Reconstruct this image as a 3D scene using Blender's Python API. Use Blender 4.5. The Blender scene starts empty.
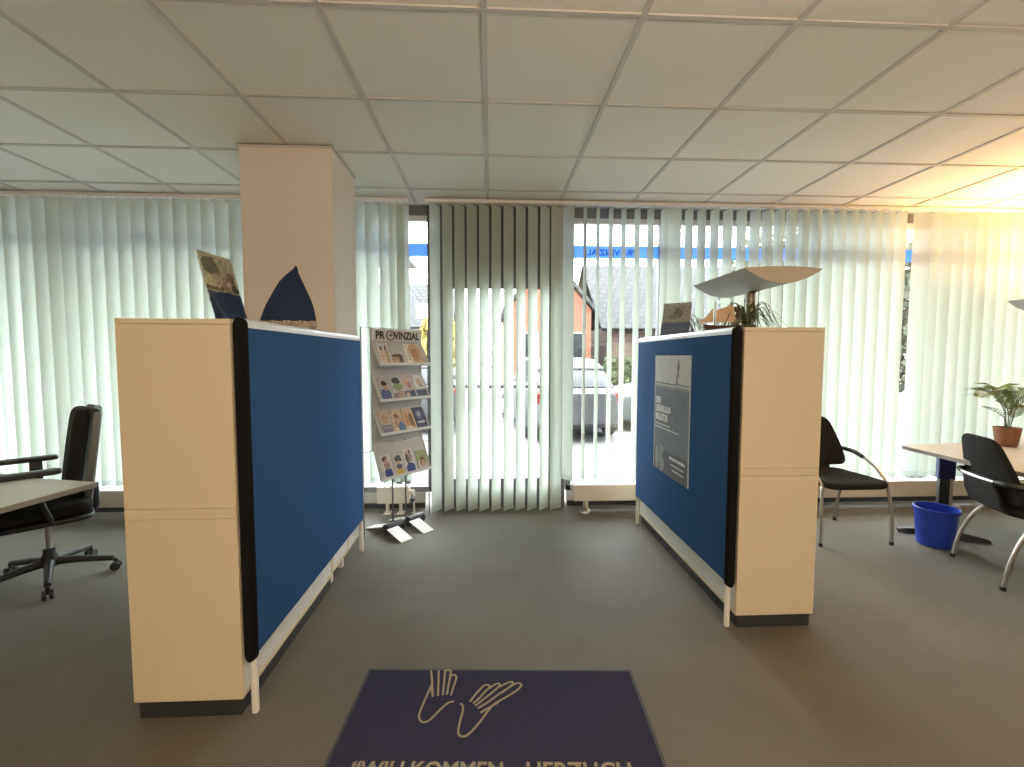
import bpy, bmesh, math, random
from mathutils import Vector, Matrix
random.seed(7)
C = bpy.context.scene.collection
R = math.radians
EYE = 1.38
CEIL = 2.7075
WALL_Y = 4.06

# ------------------------------------------------------------------ materials
def new_mat(name):
    m = bpy.data.materials.new(name); m.use_nodes = True
    nt = m.node_tree; nt.nodes.clear()
    out = nt.nodes.new('ShaderNodeOutputMaterial')
    return m, nt, out

def mat(name, col, rough=0.5, metal=0.0, spec=0.5, noise=0.0, scale=40.0, bump=0.0, trans=0.0, emit=None, estr=0.0):
    m, nt, out = new_mat(name)
    b = nt.nodes.new('ShaderNodeBsdfPrincipled')
    b.inputs['Roughness'].default_value = rough
    b.inputs['Metallic'].default_value = metal
    b.inputs['Specular IOR Level'].default_value = spec
    b.inputs['Base Color'].default_value = (*col, 1)
    if trans: b.inputs['Transmission Weight'].default_value = trans
    if emit:
        b.inputs['Emission Color'].default_value = (*emit, 1); b.inputs['Emission Strength'].default_value = estr
    if noise or bump:
        tc = nt.nodes.new('ShaderNodeTexCoord')
        n = nt.nodes.new('ShaderNodeTexNoise'); n.inputs['Scale'].default_value = scale; n.inputs['Detail'].default_value = 4
        nt.links.new(tc.outputs['Object'], n.inputs['Vector'])
        if noise:
            r = nt.nodes.new('ShaderNodeMapRange')
            r.inputs['From Min'].default_value = .25; r.inputs['From Max'].default_value = .75
            r.inputs['To Min'].default_value = 1 - noise; r.inputs['To Max'].default_value = 1 + noise
            nt.links.new(n.outputs['Fac'], r.inputs['Value'])
            mx = nt.nodes.new('ShaderNodeVectorMath'); mx.operation = 'SCALE'
            mx.inputs[0].default_value = col
            nt.links.new(r.outputs['Result'], mx.inputs['Scale'])
            nt.links.new(mx.outputs['Vector'], b.inputs['Base Color'])
        if bump:
            bp = nt.nodes.new('ShaderNodeBump'); bp.inputs['Strength'].default_value = bump; bp.inputs['Distance'].default_value = .002
            nt.links.new(n.outputs['Fac'], bp.inputs['Height']); nt.links.new(bp.outputs['Normal'], b.inputs['Normal'])
    nt.links.new(b.outputs['BSDF'], out.inputs['Surface'])
    return m

def cloth_mat(name, col, tcol, f):
    """thin woven cloth that lets light through"""
    m, nt, out = new_mat(name)
    d = nt.nodes.new('ShaderNodeBsdfDiffuse'); d.inputs['Color'].default_value = (*col, 1)
    t = nt.nodes.new('ShaderNodeBsdfTranslucent'); t.inputs['Color'].default_value = (*tcol, 1)
    mx = nt.nodes.new('ShaderNodeMixShader'); mx.inputs['Fac'].default_value = f
    nt.links.new(d.outputs[0], mx.inputs[1]); nt.links.new(t.outputs[0], mx.inputs[2])
    nt.links.new(mx.outputs[0], out.inputs['Surface'])
    return m

def clear_mat(name, tint=(1, 1, 1), refl=0.06, rough=0.02):
    """thin clear sheet: lets light straight through with a faint mirror gloss"""
    m, nt, out = new_mat(name)
    t = nt.nodes.new('ShaderNodeBsdfTransparent'); t.inputs['Color'].default_value = (*tint, 1)
    g = nt.nodes.new('ShaderNodeBsdfGlossy'); g.inputs['Roughness'].default_value = rough
    mx = nt.nodes.new('ShaderNodeMixShader'); mx.inputs['Fac'].default_value = refl
    nt.links.new(t.outputs[0], mx.inputs[1]); nt.links.new(g.outputs[0], mx.inputs[2])
    nt.links.new(mx.outputs[0], out.inputs['Surface'])
    return m

def print_mat(name, bg, shapes, grain=0.0, rough=0.35, axes=('X', 'Z')):
    """printed sheet: ellipses and rectangles laid over a ground colour in the sheet's own 0..1 frame"""
    m, nt, out = new_mat(name)
    N, L = nt.nodes, nt.links
    tc = N.new('ShaderNodeTexCoord'); sp = N.new('ShaderNodeSeparateXYZ'); L.new(tc.outputs['Generated'], sp.inputs[0])
    U, V = sp.outputs[axes[0]], sp.outputs[axes[1]]
    def math_(op, a, b=None):
        n = N.new('ShaderNodeMath'); n.operation = op
        for i, x in enumerate((a, b)):
            if x is None: continue
            if isinstance(x, (int, float)): n.inputs[i].default_value = x
            else: L.new(x, n.inputs[i])
        return n.outputs[0]
    if grain:
        nz = N.new('ShaderNodeTexNoise'); nz.inputs['Scale'].default_value = 7; nz.inputs['Detail'].default_value = 3
        L.new(tc.outputs['Generated'], nz.inputs['Vector'])
        off = math_('MULTIPLY', math_('SUBTRACT', nz.outputs['Fac'], .5), grain)
        U = math_('ADD', U, off); V = math_('ADD', V, off)
    cur = None
    for kind, cu, cv, ru, rv, col in shapes:
        if kind == 'e':
            a = math_('DIVIDE', math_('SUBTRACT', U, cu), ru); b = math_('DIVIDE', math_('SUBTRACT', V, cv), rv)
            mask = math_('LESS_THAN', math_('ADD', math_('MULTIPLY', a, a), math_('MULTIPLY', b, b)), 1.0)
        else:
            a = math_('LESS_THAN', math_('ABSOLUTE', math_('SUBTRACT', U, cu)), ru)
            b = math_('LESS_THAN', math_('ABSOLUTE', math_('SUBTRACT', V, cv)), rv)
            mask = math_('MULTIPLY', a, b)
        mx = N.new('ShaderNodeMix'); mx.data_type = 'RGBA'
        L.new(mask, mx.inputs['Factor'])
        if cur is None: mx.inputs['A'].default_value = (*bg, 1)
        else: L.new(cur, mx.inputs['A'])
        mx.inputs['B'].default_value = (*col, 1)
        cur = mx.outputs['Result']
    if grain and cur is not None:
        n2 = N.new('ShaderNodeTexNoise'); n2.inputs['Scale'].default_value = 16; n2.inputs['Detail'].default_value = 4
        L.new(tc.outputs['Generated'], n2.inputs['Vector'])
        k = math_('ADD', math_('MULTIPLY', math_('SUBTRACT', n2.outputs['Fac'], .5), min(3.2, grain*22)), 1.0)
        sc_ = N.new('ShaderNodeVectorMath'); sc_.operation = 'SCALE'; L.new(cur, sc_.inputs[0]); L.new(math_('MAXIMUM', k, .25), sc_.inputs['Scale'])
        cur = sc_.outputs['Vector']
    p = N.new('ShaderNodeBsdfPrincipled'); p.inputs['Roughness'].default_value = rough
    if cur is None: p.inputs['Base Color'].default_value = (*bg, 1)
    else: L.new(cur, p.inputs['Base Color'])
    L.new(p.outputs[0], out.inputs['Surface'])
    return m

M = {}
def setup_materials():
    M['cream'] = mat('cream_laminate', (.74, .65, .47), .45, noise=.03, scale=90)
    M['back'] = mat('white_back_board', (.80, .79, .76), .5)
    M['plinth'] = mat('dark_plinth', (.035, .038, .042), .5)
    M['blue'] = mat('blue_fabric', (.035, .105, .27), .95, spec=.15, noise=.12, scale=260, bump=.25)
    M['black'] = mat('black_trim', (.007, .007, .0075), .85, spec=.2)
    M['alu'] = mat('pale_aluminium', (.80, .81, .84), .35, metal=.35)
    M['white'] = mat('white_paint', (.84, .83, .80), .5)
    M['column'] = mat('column_paint', (.78, .72, .66), .8, noise=.02, scale=60)
    M['wall'] = mat('wall_paint', (.74, .71, .66), .85)
    M['tile'] = mat('ceiling_tile', (.84, .82, .76), .95, noise=.035, scale=70)
    M['tbar'] = mat('ceiling_bar', (.60, .575, .54), .6)
    M['slat'] = cloth_mat('blind_cloth', (.62, .645, .575), (.60, .69, .62), .42)
    M['hem'] = cloth_mat('blind_hem', (.56, .60, .56), (.42, .50, .46), .4)
    M['rail'] = mat('blind_rail', (.82, .80, .76), .4)
    M['frame'] = mat('window_frame_grey', (.16, .165, .17), .5)
    M['framelight'] = mat('window_bead', (.62, .62, .60), .5)
    M['glass'] = clear_mat('window_glass', (.97, .985, .98))
    M['vinyl'] = cloth_mat('blue_vinyl', (.05, .14, .55), (.30, .50, 1.0), .85)
    M['vinyl_dark'] = cloth_mat('blue_vinyl_letters', (.02, .05, .25), (.03, .10, .45), .6)
    M['radiator'] = mat('radiator_enamel', (.80, .75, .66), .4)
    M['sill'] = mat('spandrel_grey', (.42, .41, .39), .7)
    M['brass'] = mat('valve_metal', (.62, .60, .56), .3, metal=.9)
    M['chrome'] = mat('satin_steel', (.52, .50, .47), .3, metal=.9)
    M['blackfab'] = mat('black_fabric', (.022, .022, .022), .95, spec=.2, noise=.2, scale=220, bump=.2)
    M['blackplastic'] = mat('black_plastic', (.018, .019, .02), .45)
    M['greyshell'] = mat('grey_plastic_shell', (.21, .22, .22), .45)
    M['deskw'] = mat('desk_top_grey_white', (.66, .65, .60), .4)
    M['deskm'] = mat('desk_top_maple', (.54, .475, .40), .4, noise=.03, scale=12)
    M['deskedge'] = mat('desk_edge_grey', (.36, .35, .33), .5)
    M['navy'] = mat('navy_steel', (.02, .035, .16), .4)
    M['bin'] = mat('blue_bin_plastic', (.015, .05, .42), .35)
    M['wicker'] = mat('woven_wicker', (.25, .115, .065), .7, noise=.35, scale=90, bump=.8)
    M['soil'] = mat('soil', (.05, .035, .025), .95)
    M['palm'] = mat('palm_leaf', (.085, .135, .03), .5, noise=.3, scale=14)
    M['stem'] = mat('palm_stem', (.10, .10, .04), .6)
    M['spider'] = mat('spider_leaf', (.10, .12, .06), .5, noise=.3, scale=20)
    M['pot'] = mat('grey_pot', (.10, .10, .10), .5)
    M['lampgrey'] = mat('lamp_shade_silver', (.40, .40, .405), .5)
    M['lampcap'] = mat('lamp_end_cap', (.62, .56, .46), .45)
    M['lampglass'] = mat('lamp_glass_cover', (.75, .75, .72), .3)
    M['lamplit'] = mat('lit_lamp_glass', (.9, .8, .6), .3, emit=(1, .62, .26), estr=6)
    M['rackgrey'] = mat('rack_grey_metal', (.58, .58, .59), .45)
    M['racklip'] = mat('rack_clear_lip', (.72, .73, .75), .25)
    M['wire'] = mat('rack_wire', (.12, .12, .125), .5)
    M['roller'] = mat('rack_black_roller', (.03, .03, .035), .45)
    M['platewhite'] = mat('rack_foot_white', (.88, .89, .90), .3)
    M['ink'] = mat('dark_ink', (.035, .022, .035), .6)
    M['paper'] = mat('white_paper', (.82, .82, .82), .5)
    M['mat'] = mat('navy_mat_pile', (.036, .036, .068), .98, spec=.1, noise=.18, scale=120, bump=.5)
    M['matedge'] = mat('mat_rubber_edge', (.045, .05, .055), .6)
    M['matline'] = mat('mat_tan_print', (.30, .255, .17), .95)
    M['acrylic'] = clear_mat('clear_acrylic', (.95, .97, .97), .12)
    M['sail'] = mat('dark_blue_cloth', (.012, .030, .085), .85, noise=.1, scale=80)
    M['sailbase'] = mat('pale_gathered_cloth', (.42, .38, .32), .8, noise=.2, scale=60)
    M['hull'] = mat('dark_hull_wood', (.06, .025, .015), .5)
    M['mast'] = mat('mast_wood', (.17, .06, .04), .6)
    M['tansail'] = mat('tan_sailcloth', (.62, .45, .30), .8, noise=.05, scale=60)
    M['brick'] = mat('red_brick', (.15, .062, .036), .9, noise=.2, scale=8)
    M['brown'] = mat('brown_brick', (.085, .058, .046), .9, noise=.2, scale=6)
    M['render'] = mat('white_render', (.30, .29, .27), .9)
    M['asphalt'] = mat('pale_paving', (.16, .157, .153), .9, noise=.08, scale=3)
    M['hedge'] = mat('hedge_green', (.035, .055, .018), .8, noise=.4, scale=9)
    M['yellow'] = mat('yellow_foliage', (.30, .25, .08), .8, noise=.3, scale=9)
    M['tree'] = mat('tree_green', (.055, .065, .042), .8, noise=.4, scale=5)
    M['bark'] = mat('bark', (.10, .07, .05), .9)
    M['carsilver'] = mat('silver_car_paint', (.09, .092, .095), .35, metal=.3)
    M['cargreen'] = mat('pale_green_car_paint', (.085, .10, .10), .35, metal=.3)
    M['carglass'] = mat('car_window', (.01, .012, .014), .2, spec=.25)
    M['tyre'] = mat('tyre_rubber', (.02, .02, .02), .8)
    M['red'] = mat('red_lens', (.22, .01, .012), .25)
    M['lens'] = mat('clear_lens', (.8, .8, .8), .1)

    # carpet: short grey pile, slightly mottled
    m, nt, out = new_mat('grey_carpet'); N, L = nt.nodes, nt.links
    tc = N.new('ShaderNodeTexCoord')
    a = N.new('ShaderNodeTexNoise'); a.inputs['Scale'].default_value = 160; a.inputs['Detail'].default_value = 3
    b = N.new('ShaderNodeTexNoise'); b.inputs['Scale'].default_value = 1.6; b.inputs['Detail'].default_value = 3
    for n in (a, b): L.new(tc.outputs['Object'], n.inputs['Vector'])
    ad = N.new('ShaderNodeMath'); ad.operation = 'ADD'; L.new(a.outputs['Fac'], ad.inputs[0]); L.new(b.outputs['Fac'], ad.inputs[1])
    cr = N.new('ShaderNodeValToRGB'); cr.color_ramp.elements[0].position = .32; cr.color_ramp.elements[1].position = .68
    dv = N.new('ShaderNodeMath'); dv.operation = 'MULTIPLY'; dv.inputs[1].default_value = .5; L.new(ad.outputs[0], dv.inputs[0]); L.new(dv.outputs[0], cr.inputs[0])
    cr.color_ramp.elements[0].color = (.098, .088, .070, 1); cr.color_ramp.elements[1].color = (.165, .150, .122, 1)
    p = N.new('ShaderNodeBsdfPrincipled'); p.inputs['Roughness'].default_value = .66; p.inputs['Specular IOR Level'].default_value = .34; p.inputs['Sheen Weight'].default_value = .35; p.inputs['Sheen Roughness'].default_value = .25
    bp = N.new('ShaderNodeBump'); bp.inputs['Strength'].default_value = .7; bp.inputs['Distance'].default_value = .003
    L.new(a.outputs['Fac'], bp.inputs['Height']); L.new(bp.outputs['Normal'], p.inputs['Normal'])
    L.new(cr.outputs[0], p.inputs['Base Color']); L.new(p.outputs[0], out.inputs[0])
    M['carpet'] = m

    # roof tiles: rows of shingles
    m, nt, out = new_mat('roof_tiles'); N, L = nt.nodes, nt.links
    tc = N.new('ShaderNodeTexCoord'); br = N.new('ShaderNodeTexBrick')
    br.inputs['Scale'].default_value = 1.0; br.inputs['Brick Width'].default_value = .34; br.inputs['Row Height'].default_value = .36
    br.inputs['Mortar Size'].default_value = .08
    br.inputs['Color1'].default_value = (.022, .0235, .026, 1); br.inputs['Color2'].default_value = (.029, .030, .033, 1); br.inputs['Mortar'].default_value = (.005, .0055, .0065, 1)
    L.new(tc.outputs['Object'], br.inputs['Vector'])
    p = N.new('ShaderNodeBsdfPrincipled'); p.inputs['Roughness'].default_value = .7
    L.new(br.outputs['Color'], p.inputs['Base Color']); L.new(p.outputs[0], out.inputs[0])
    M['roof'] = m

# ------------------------------------------------------------------ mesh building
class MB:
    def __init__(s): s.bm = bmesh.new(); s.k = 0
    def _new(s, before):
        return [v for v in s.bm.verts if v not in before]
    def box(s, x0, x1, y0, y1, z0, z1, bev=0.0, seg=2, T=None):
        r = bmesh.ops.create_cube(s.bm, size=1.0)
        vs = r['verts']
        bmesh.ops.transform(s.bm, verts=vs, matrix=Matrix.Translation(((x0+x1)/2, (y0+y1)/2, (z0+z1)/2)) @ Matrix.Diagonal((abs(x1-x0), abs(y1-y0), abs(z1-z0), 1)))
        fs = set(f for v in vs for f in v.link_faces)
        if bev:
            es = list(set(e for v in vs for e in v.link_edges))
            o = bmesh.ops.bevel(s.bm, geom=es, offset=bev, segments=seg, affect='EDGES', profile=.5)
            fs = set(f for f in fs if f.is_valid) | set(o['faces'])
        vs = list(set(v for f in fs for v in f.verts))
        if T is not None: bmesh.ops.transform(s.bm, verts=vs, matrix=T)
        for f in fs: f.material_index = s.k
        return s
    def rings(s, rings, cap=True, close=False, ring_closed=True):
        R_ = [[s.bm.verts.new(p) for p in r] for r in rings]
        n = len(R_[0]); cnt = len(R_)
        for i in range(cnt if close else cnt-1):
            a, b = R_[i], R_[(i+1) % cnt]
            for j in range(n if ring_closed else n-1):
                f = s.bm.faces.new((a[j], a[(j+1) % n], b[(j+1) % n], b[j])); f.material_index = s.k
        if cap and not close and ring_closed:
            f = s.bm.faces.new(list(reversed(R_[0]))); f.material_index = s.k
            f = s.bm.faces.new(R_[-1]); f.material_index = s.k
        return s
    def tube(s, path, r, n=10, close=False, cap=True):
        P = [Vector(p) for p in path]; cnt = len(P)
        rr = r if isinstance(r, (list, tuple)) else [r]*cnt
        tang = []
        for i in range(cnt):
            a = P[(i-1) % cnt] if (close or i > 0) else P[i]
            b = P[(i+1) % cnt] if (close or i < cnt-1) else P[i]
            tang.append((b-a).normalized())
        up = Vector((0, 0, 1)) if abs(tang[0].z) < .9 else Vector((1, 0, 0))
        u = tang[0].cross(up).normalized()
        rings = []
        for i in range(cnt):
            u = (u - tang[i]*u.dot(tang[i])).normalized(); v = tang[i].cross(u)
            rings.append([P[i] + (u*math.cos(2*math.pi*j/n) + v*math.sin(2*math.pi*j/n))*rr[i] for j in range(n)])
        return s.rings(rings, cap, close)
    def lathe(s, prof, n=32, c=(0, 0, 0), cap=True):
        rings = [[Vector((c[0]+r*math.cos(2*math.pi*j/n), c[1]+r*math.sin(2*math.pi*j/n), c[2]+z)) for j in range(n)] for r, z in prof]
        return s.rings(rings, cap)
    def cyl(s, a, b, r, n=16, r2=None):
        return s.tube([a, b], [r, r if r2 is None else r2], n)
    def prism(s, poly, f0, f1):
        return s.rings([[Vector(f0(*p)) for p in poly], [Vector(f1(*p)) for p in poly]])
    def cushion(s, outline, t, rnd, place, seg=4):
        """pad with rounded rim: outline in (u,v), thickness t along w, placed by place(u,v,w)"""
        cu = sum(p[0] for p in outline)/len(outline); cv = sum(p[1] for p in outline)/len(outline)
        ext = max(max(abs(p[0]-cu) for p in outline), max(abs(p[1]-cv) for p in outline))
        rings = []
        steps = [(rnd*(1-math.cos(a)), rnd - rnd*math.sin(a)) for a in [math.pi/2*i/seg for i in range(seg+1)]]
        # bottom half then top half
        prof = [(ext*.97, 0), (ext*.6, 0)] + [(ii, ww) for (ii, ww) in [(rnd*(1-math.sin(a)), rnd*(1-math.cos(a))) for a in [math.pi/2*i/seg for i in range(seg+1)]]]
        prof += [(ii, t-ww) for (ii, ww) in reversed(prof)]
        for ins, w in prof:
            k = 1 - ins/ext
            rings.append([Vector(place(cu+(p[0]-cu)*k, cv+(p[1]-cv)*k, w)) for p in outline])
        return s.rings(rings)
    def build(s, name, m, parent=None, loc=None, smooth=True, ang=35):
        bmesh.ops.recalc_face_normals(s.bm, faces=s.bm.faces)
        me = bpy.data.meshes.new(name); s.bm.to_mesh(me); s.bm.free()
        for x in (m if isinstance(m, (list, tuple)) else [m]): me.materials.append(x)
        if smooth:
            me.shade_smooth(); me.set_sharp_from_angle(angle=R(ang))
        o = bpy.data.objects.new(name, me); C.objects.link(o)
        if parent: o.parent = parent
        if loc is not None: o.location = loc
        return o

def sheet(name, verts, faces, m, parent=None, smooth=False):
    me = bpy.data.meshes.new(name); me.from_pydata([tuple(v) for v in verts], [], faces); me.update()
    for x in (m if isinstance(m, (list, tuple)) else [m]): me.materials.append(x)
    if smooth: me.shade_smooth()
    o = bpy.data.objects.new(name, me); C.objects.link(o)
    if parent: o.parent = parent
    return o

def spline(pts, per=8, close=False):
    P = [Vector(p) for p in pts]; out = []; n = len(P)
    for i in range(n if close else n-1):
        p0 = P[(i-1) % n] if (close or i > 0) else P[0]*2-P[1]
        p1, p2 = P[i], P[(i+1) % n]
        p3 = P[(i+2) % n] if (close or i+2 < n) else P[-1]*2-P[-2]
        for k in range(per):
            t = k/per
            out.append(.5*((2*p1)+(-p0+p2)*t+(2*p0-5*p1+4*p2-p3)*t*t+(-p0+3*p1-3*p2+p3)*t**3))
    if not close: out.append(P[-1])
    return out

def round_poly(pts, r, seg=5):
    """2-D polygon with each corner rounded by radius r (number or list)"""
    out = []; n = len(pts)
    for i in range(n):
        p = Vector(pts[i]); a = (Vector(pts[i-1])-p); b = (Vector(pts[(i+1) % n])-p)
        ri = r[i] if isinstance(r, (list, tuple)) else r
        ri = min(ri, a.length*.48, b.length*.48)
        A = p+a.normalized()*ri; B = p+b.normalized()*ri
        for k in range(seg+1):
            t = k/seg
            q = A*(1-t)**2 + p*2*t*(1-t) + B*t*t
            out.append((q.x, q.y))
    return out

def thing(name, label, cat, loc=(0, 0, 0), rz=0, group=None):
    o = bpy.data.objects.new(name, None); C.objects.link(o)
    o.empty_display_size = .1
    o.location = loc; o.rotation_euler = (0, 0, rz)
    return tag(o, label, cat, group)

def tag(o, label, cat, group=None):
    o['label'] = label; o['category'] = cat
    if group: o['group'] = group
    return o

def struct(o, label=None, cat=None):
    o['kind'] = 'structure'
    if label: o['label'] = label
    if cat: o['category'] = cat
    return o

def text(name, body, size, m, parent=None, T=Matrix.Identity(4), ext=.0004, align='LEFT', fat=0.0, sx=1.0, spacing=1.0):
    cu = bpy.data.curves.new(name, 'FONT'); cu.body = body; cu.size = size; cu.extrude = ext; cu.align_x = align
    cu.offset = fat; cu.resolution_u = 4; cu.space_character = spacing
    o = bpy.data.objects.new(name, cu); C.objects.link(o)
    dg = bpy.context.evaluated_depsgraph_get()
    me = bpy.data.meshes.new_from_object(o.evaluated_get(dg))
    bpy.data.objects.remove(o); bpy.data.curves.remove(cu)
    me.transform(T @ Matrix.Diagonal((sx, 1, 1, 1)))
    me.materials.clear(); me.materials.append(m); me.name = name
    ob = bpy.data.objects.new(name, me); C.objects.link(ob)
    if parent: ob.parent = parent
    return ob

def copy_tree(o, parent=None):
    c = o.copy(); C.objects.link(c)
    if parent: c.parent = parent
    for ch in list(o.children): copy_tree(ch, c)
    return c

setup_materials()

# ------------------------------------------------------------------ room shell
X0, X1, YB = -5.3, 6.0, -5.2
o = MB().box(X0, X1, YB, WALL_Y+.12, -.1, 0).build('floor', M['carpet'], smooth=False)
struct(o, 'grey short-pile carpet floor of the office', 'floor')

# ceiling: lay-in tiles in a bar grid
GX, GY, G = -.0262, 1.8106, .625
mb = MB(); mb.box(X0, X1, YB, WALL_Y+.12, CEIL+.007, CEIL+.1)
mb.k = 1
i0, i1 = int((X0-GX)//G)+1, int((X1-GX)//G)
for i in range(i0, i1+1):
    x = GX+i*G; mb.box(x-.012, x+.012, YB, WALL_Y, CEIL-.001, CEIL+.008)
j0, j1 = int((YB-GY)//G)+1, int((WALL_Y-GY)//G)
for j in range(j0, j1+1):
    y = GY+j*G
    for i in range(i0-1, i1+1):
        xa, xb = max(X0, GX+i*G+.012), min(X1, GX+(i+1)*G-.012)
        mb.box(xa, xb, y-.011, y+.011, CEIL-.001+.001, CEIL+.008)
struct(mb.build('ceiling', [M['tile'], M['tbar']], smooth=False), 'white lay-in ceiling tiles in a square grid', 'ceiling')

struct(MB().box(X0-.12, X0, YB, WALL_Y+.12, 0, CEIL+.1).build('wall_left', M['wall'], smooth=False))
struct(MB().box(X1, X1+.12, YB, WALL_Y+.12, 0, CEIL+.1).build('wall_right', M['wall'], smooth=False))
struct(MB().box(X0-.12, X1+.12, YB-.12, YB, 0, CEIL+.1).build('wall_back', M['wall'], smooth=False))
# front wall: low spandrel and a header, glazing between
mb = MB()
for a, b in ((X0, -.60), (.70, X1)): mb.box(a, b, WALL_Y, WALL_Y+.12, 0, .14)
mb.box(X0, X1, WALL_Y, WALL_Y+.12, 2.7055, CEIL+.1)
struct(mb.build('wall_front', M['sill'], smooth=False), 'low grey wall strip below the shop windows', 'wall')
mb = MB()
for a, b in ((X0, -.60), (.70, X1)): mb.box(a, b, WALL_Y-.012, WALL_Y, 0, .045, .003)
struct(mb.build('baseboard_front', M['plinth'], smooth=False))
# column
mb = MB().box(-1.584, -1.012, 2.98, 3.46, 0, CEIL, .004)
mb.k = 1; mb.box(-1.592, -1.004, 2.972, 3.468, CEIL-.012, CEIL)
struct(mb.build('column', [M['column'], M['tbar']], smooth=False), 'square painted pillar behind the left cabinet row', 'column')

# windows
def window(name, xa, xb, zb=.14, zt=2.705):
    f = MB(); w = .045; y0, y1 = WALL_Y+.01, WALL_Y+.075
    f.box(xa, xa+w, y0, y1, zb, zt, .003); f.box(xb-w, xb, y0, y1, zb, zt, .003)
    f.box(xa, xb, y0, y1, zt-.085, zt, .003); f.box(xa, xb, y0, y1, zb, zb+.05, .003)
    f.k = 1; f.box(xa+w, xb-w, y0+.004, y1-.01, zt-.128, zt-.085)
    fr = f.build(name, [M['frame'], M['framelight']], smooth=False); struct(fr)
    g = MB().box(xa+w, xb-w, y0+.03, y0+.036, zb+.05, zt-.128).build('pane', M['glass'], fr, smooth=False)
    v = MB().box(xa+w, xb-w, y0+.0285, y0+.0295, 2.27, 2.385).build('vinyl_band', M['vinyl'], fr, smooth=False)
    return fr
wins = []
bays = [(-5.25, -3.72), (-3.66, -2.20), (-2.14, -.82), (-.785, -.52), (.69, 1.575), (1.625, 2.575), (2.625, 4.08), (4.13, 5.2), (5.26, 5.95)]
for i, (a, b) in enumerate(bays):
    wins.append(window('window_%d' % (i+1), a, b))
# sidelight strip left of the door widened to its pane
mir = Matrix.Translation((1.22, WALL_Y+.037, 2.281)) @ Matrix.Rotation(R(90), 4, 'X') @ Matrix.Diagonal((-1, 1, 1, 1))
text('lettering', 'PROVINZIAL', .078, M['vinyl_dark'], wins[4], Matrix.Translation((1.33, WALL_Y+.0375, 2.298)) @ Matrix.Rotation(R(90), 4, 'X') @ Matrix.Diagonal((-1, 1, 1, 1)), .0002, fat=.0015, spacing=1.05)
text('lettering', 'PROVINZIAL', .078, M['vinyl_dark'], wins[6], Matrix.Translation((3.55, WALL_Y+.0375, 2.298)) @ Matrix.Rotation(R(90), 4, 'X') @ Matrix.Diagonal((-1, 1, 1, 1)), .0002, fat=.0015, spacing=1.05)

# glazed door in the middle
dx0, dx1 = -.515, .68; y0, y1 = WALL_Y+.0, WALL_Y+.07
gx0, gx1, gz0, gz1 = -.345, .50, .26, 1.99
d = MB()
d.box(dx0, gx0, y0, y1, 0, 2.70, .003); d.box(gx1, dx1, y0, y1, 0, 2.70, .003)
d.box(gx0, gx1, y0, y1, gz1, 2.70, .003); d.box(gx0, gx1, y0, y1, 0, gz0, .003)
door = d.build('door_1', M['frame'], smooth=False); struct(door, 'dark grey glazed street door behind the long blind', 'door')
MB().box(gx0, gx1, y0+.03, y0+.036, gz0, gz1).build('pane', M['glass'], door, smooth=False)
b = MB(); b.box(gx0, gx1, y0+.01, y0+.06, 1.09, 1.12, .004)
b.build('crossbar', M['frame'], door)
h = MB(); h.tube(spline([(.575, y0, .98), (.575, y0-.05, .98), (.575, y0-.05, 1.0), (.575, y0-.05, 1.32), (.575, y0-.05, 1.34), (.575, y0, 1.34)], 4), .011, 10)
h.build('door_handle', M['chrome'], door)
# unseen slabs outside, added to hold sky light off the blind tops
struct(MB().box(X0-.6, X1+.6, WALL_Y+.13, WALL_Y+1.75, 3.08, 3.3).build('sky_blocker_1', M['render'], smooth=False), 'unseen slab added outside to shade the blind tops', 'light blocker')
struct(MB().box(X0-.6, -.95, WALL_Y+.13, WALL_Y+1.85, 2.50, 2.60, .02).build('sky_blocker_2', M['render'], smooth=False), 'unseen low slab added outside to darken the left blind tops', 'awning')  # second, lower blocker, added only to darken the left slats towards the top

# ------------------------------------------------------------------ vertical blinds
SLAT_W, SLAT_Y, SLAT_TOP = .127, 3.90, 2.664
def slat_mesh(zb):
    n = 6; vs, fs, mi = [], [], []
    zs = [SLAT_TOP, SLAT_TOP-.5, SLAT_TOP-1.0, SLAT_TOP-1.6, zb+.045, zb]
    for z in zs:
        for i in range(n+1):
            t = i/n-.5
            vs.append((t*SLAT_W, .006*(1-4*t*t), z-CEIL))
    for k in range(len(zs)-1):
        for i in range(n):
            a = k*(n+1)+i
            fs.append((a, a+1, a+n+2, a+n+1)); mi.append(1 if k == len(zs)-2 else 0)
    b0 = len(vs)   # the little hook that hangs the slat
    t0, t1 = SLAT_TOP-CEIL-.002, -.031
    vs += [(-.012, .004, t0), (.012, .004, t0), (.004, .002, t1), (-.004, .002, t1)]; fs.append((b0, b0+1, b0+2, b0+3)); mi.append(0)
    me = bpy.data.meshes.new('slat'); me.from_pydata(vs, [], fs); me.update()
    me.materials.append(M['slat']); me.materials.append(M['hem'])
    for p, q in zip(me.polygons, mi): p.material_index = q
    me.shade_smooth(); return me
short_slat, long_slat = slat_mesh(.285), slat_mesh(.022)

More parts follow.
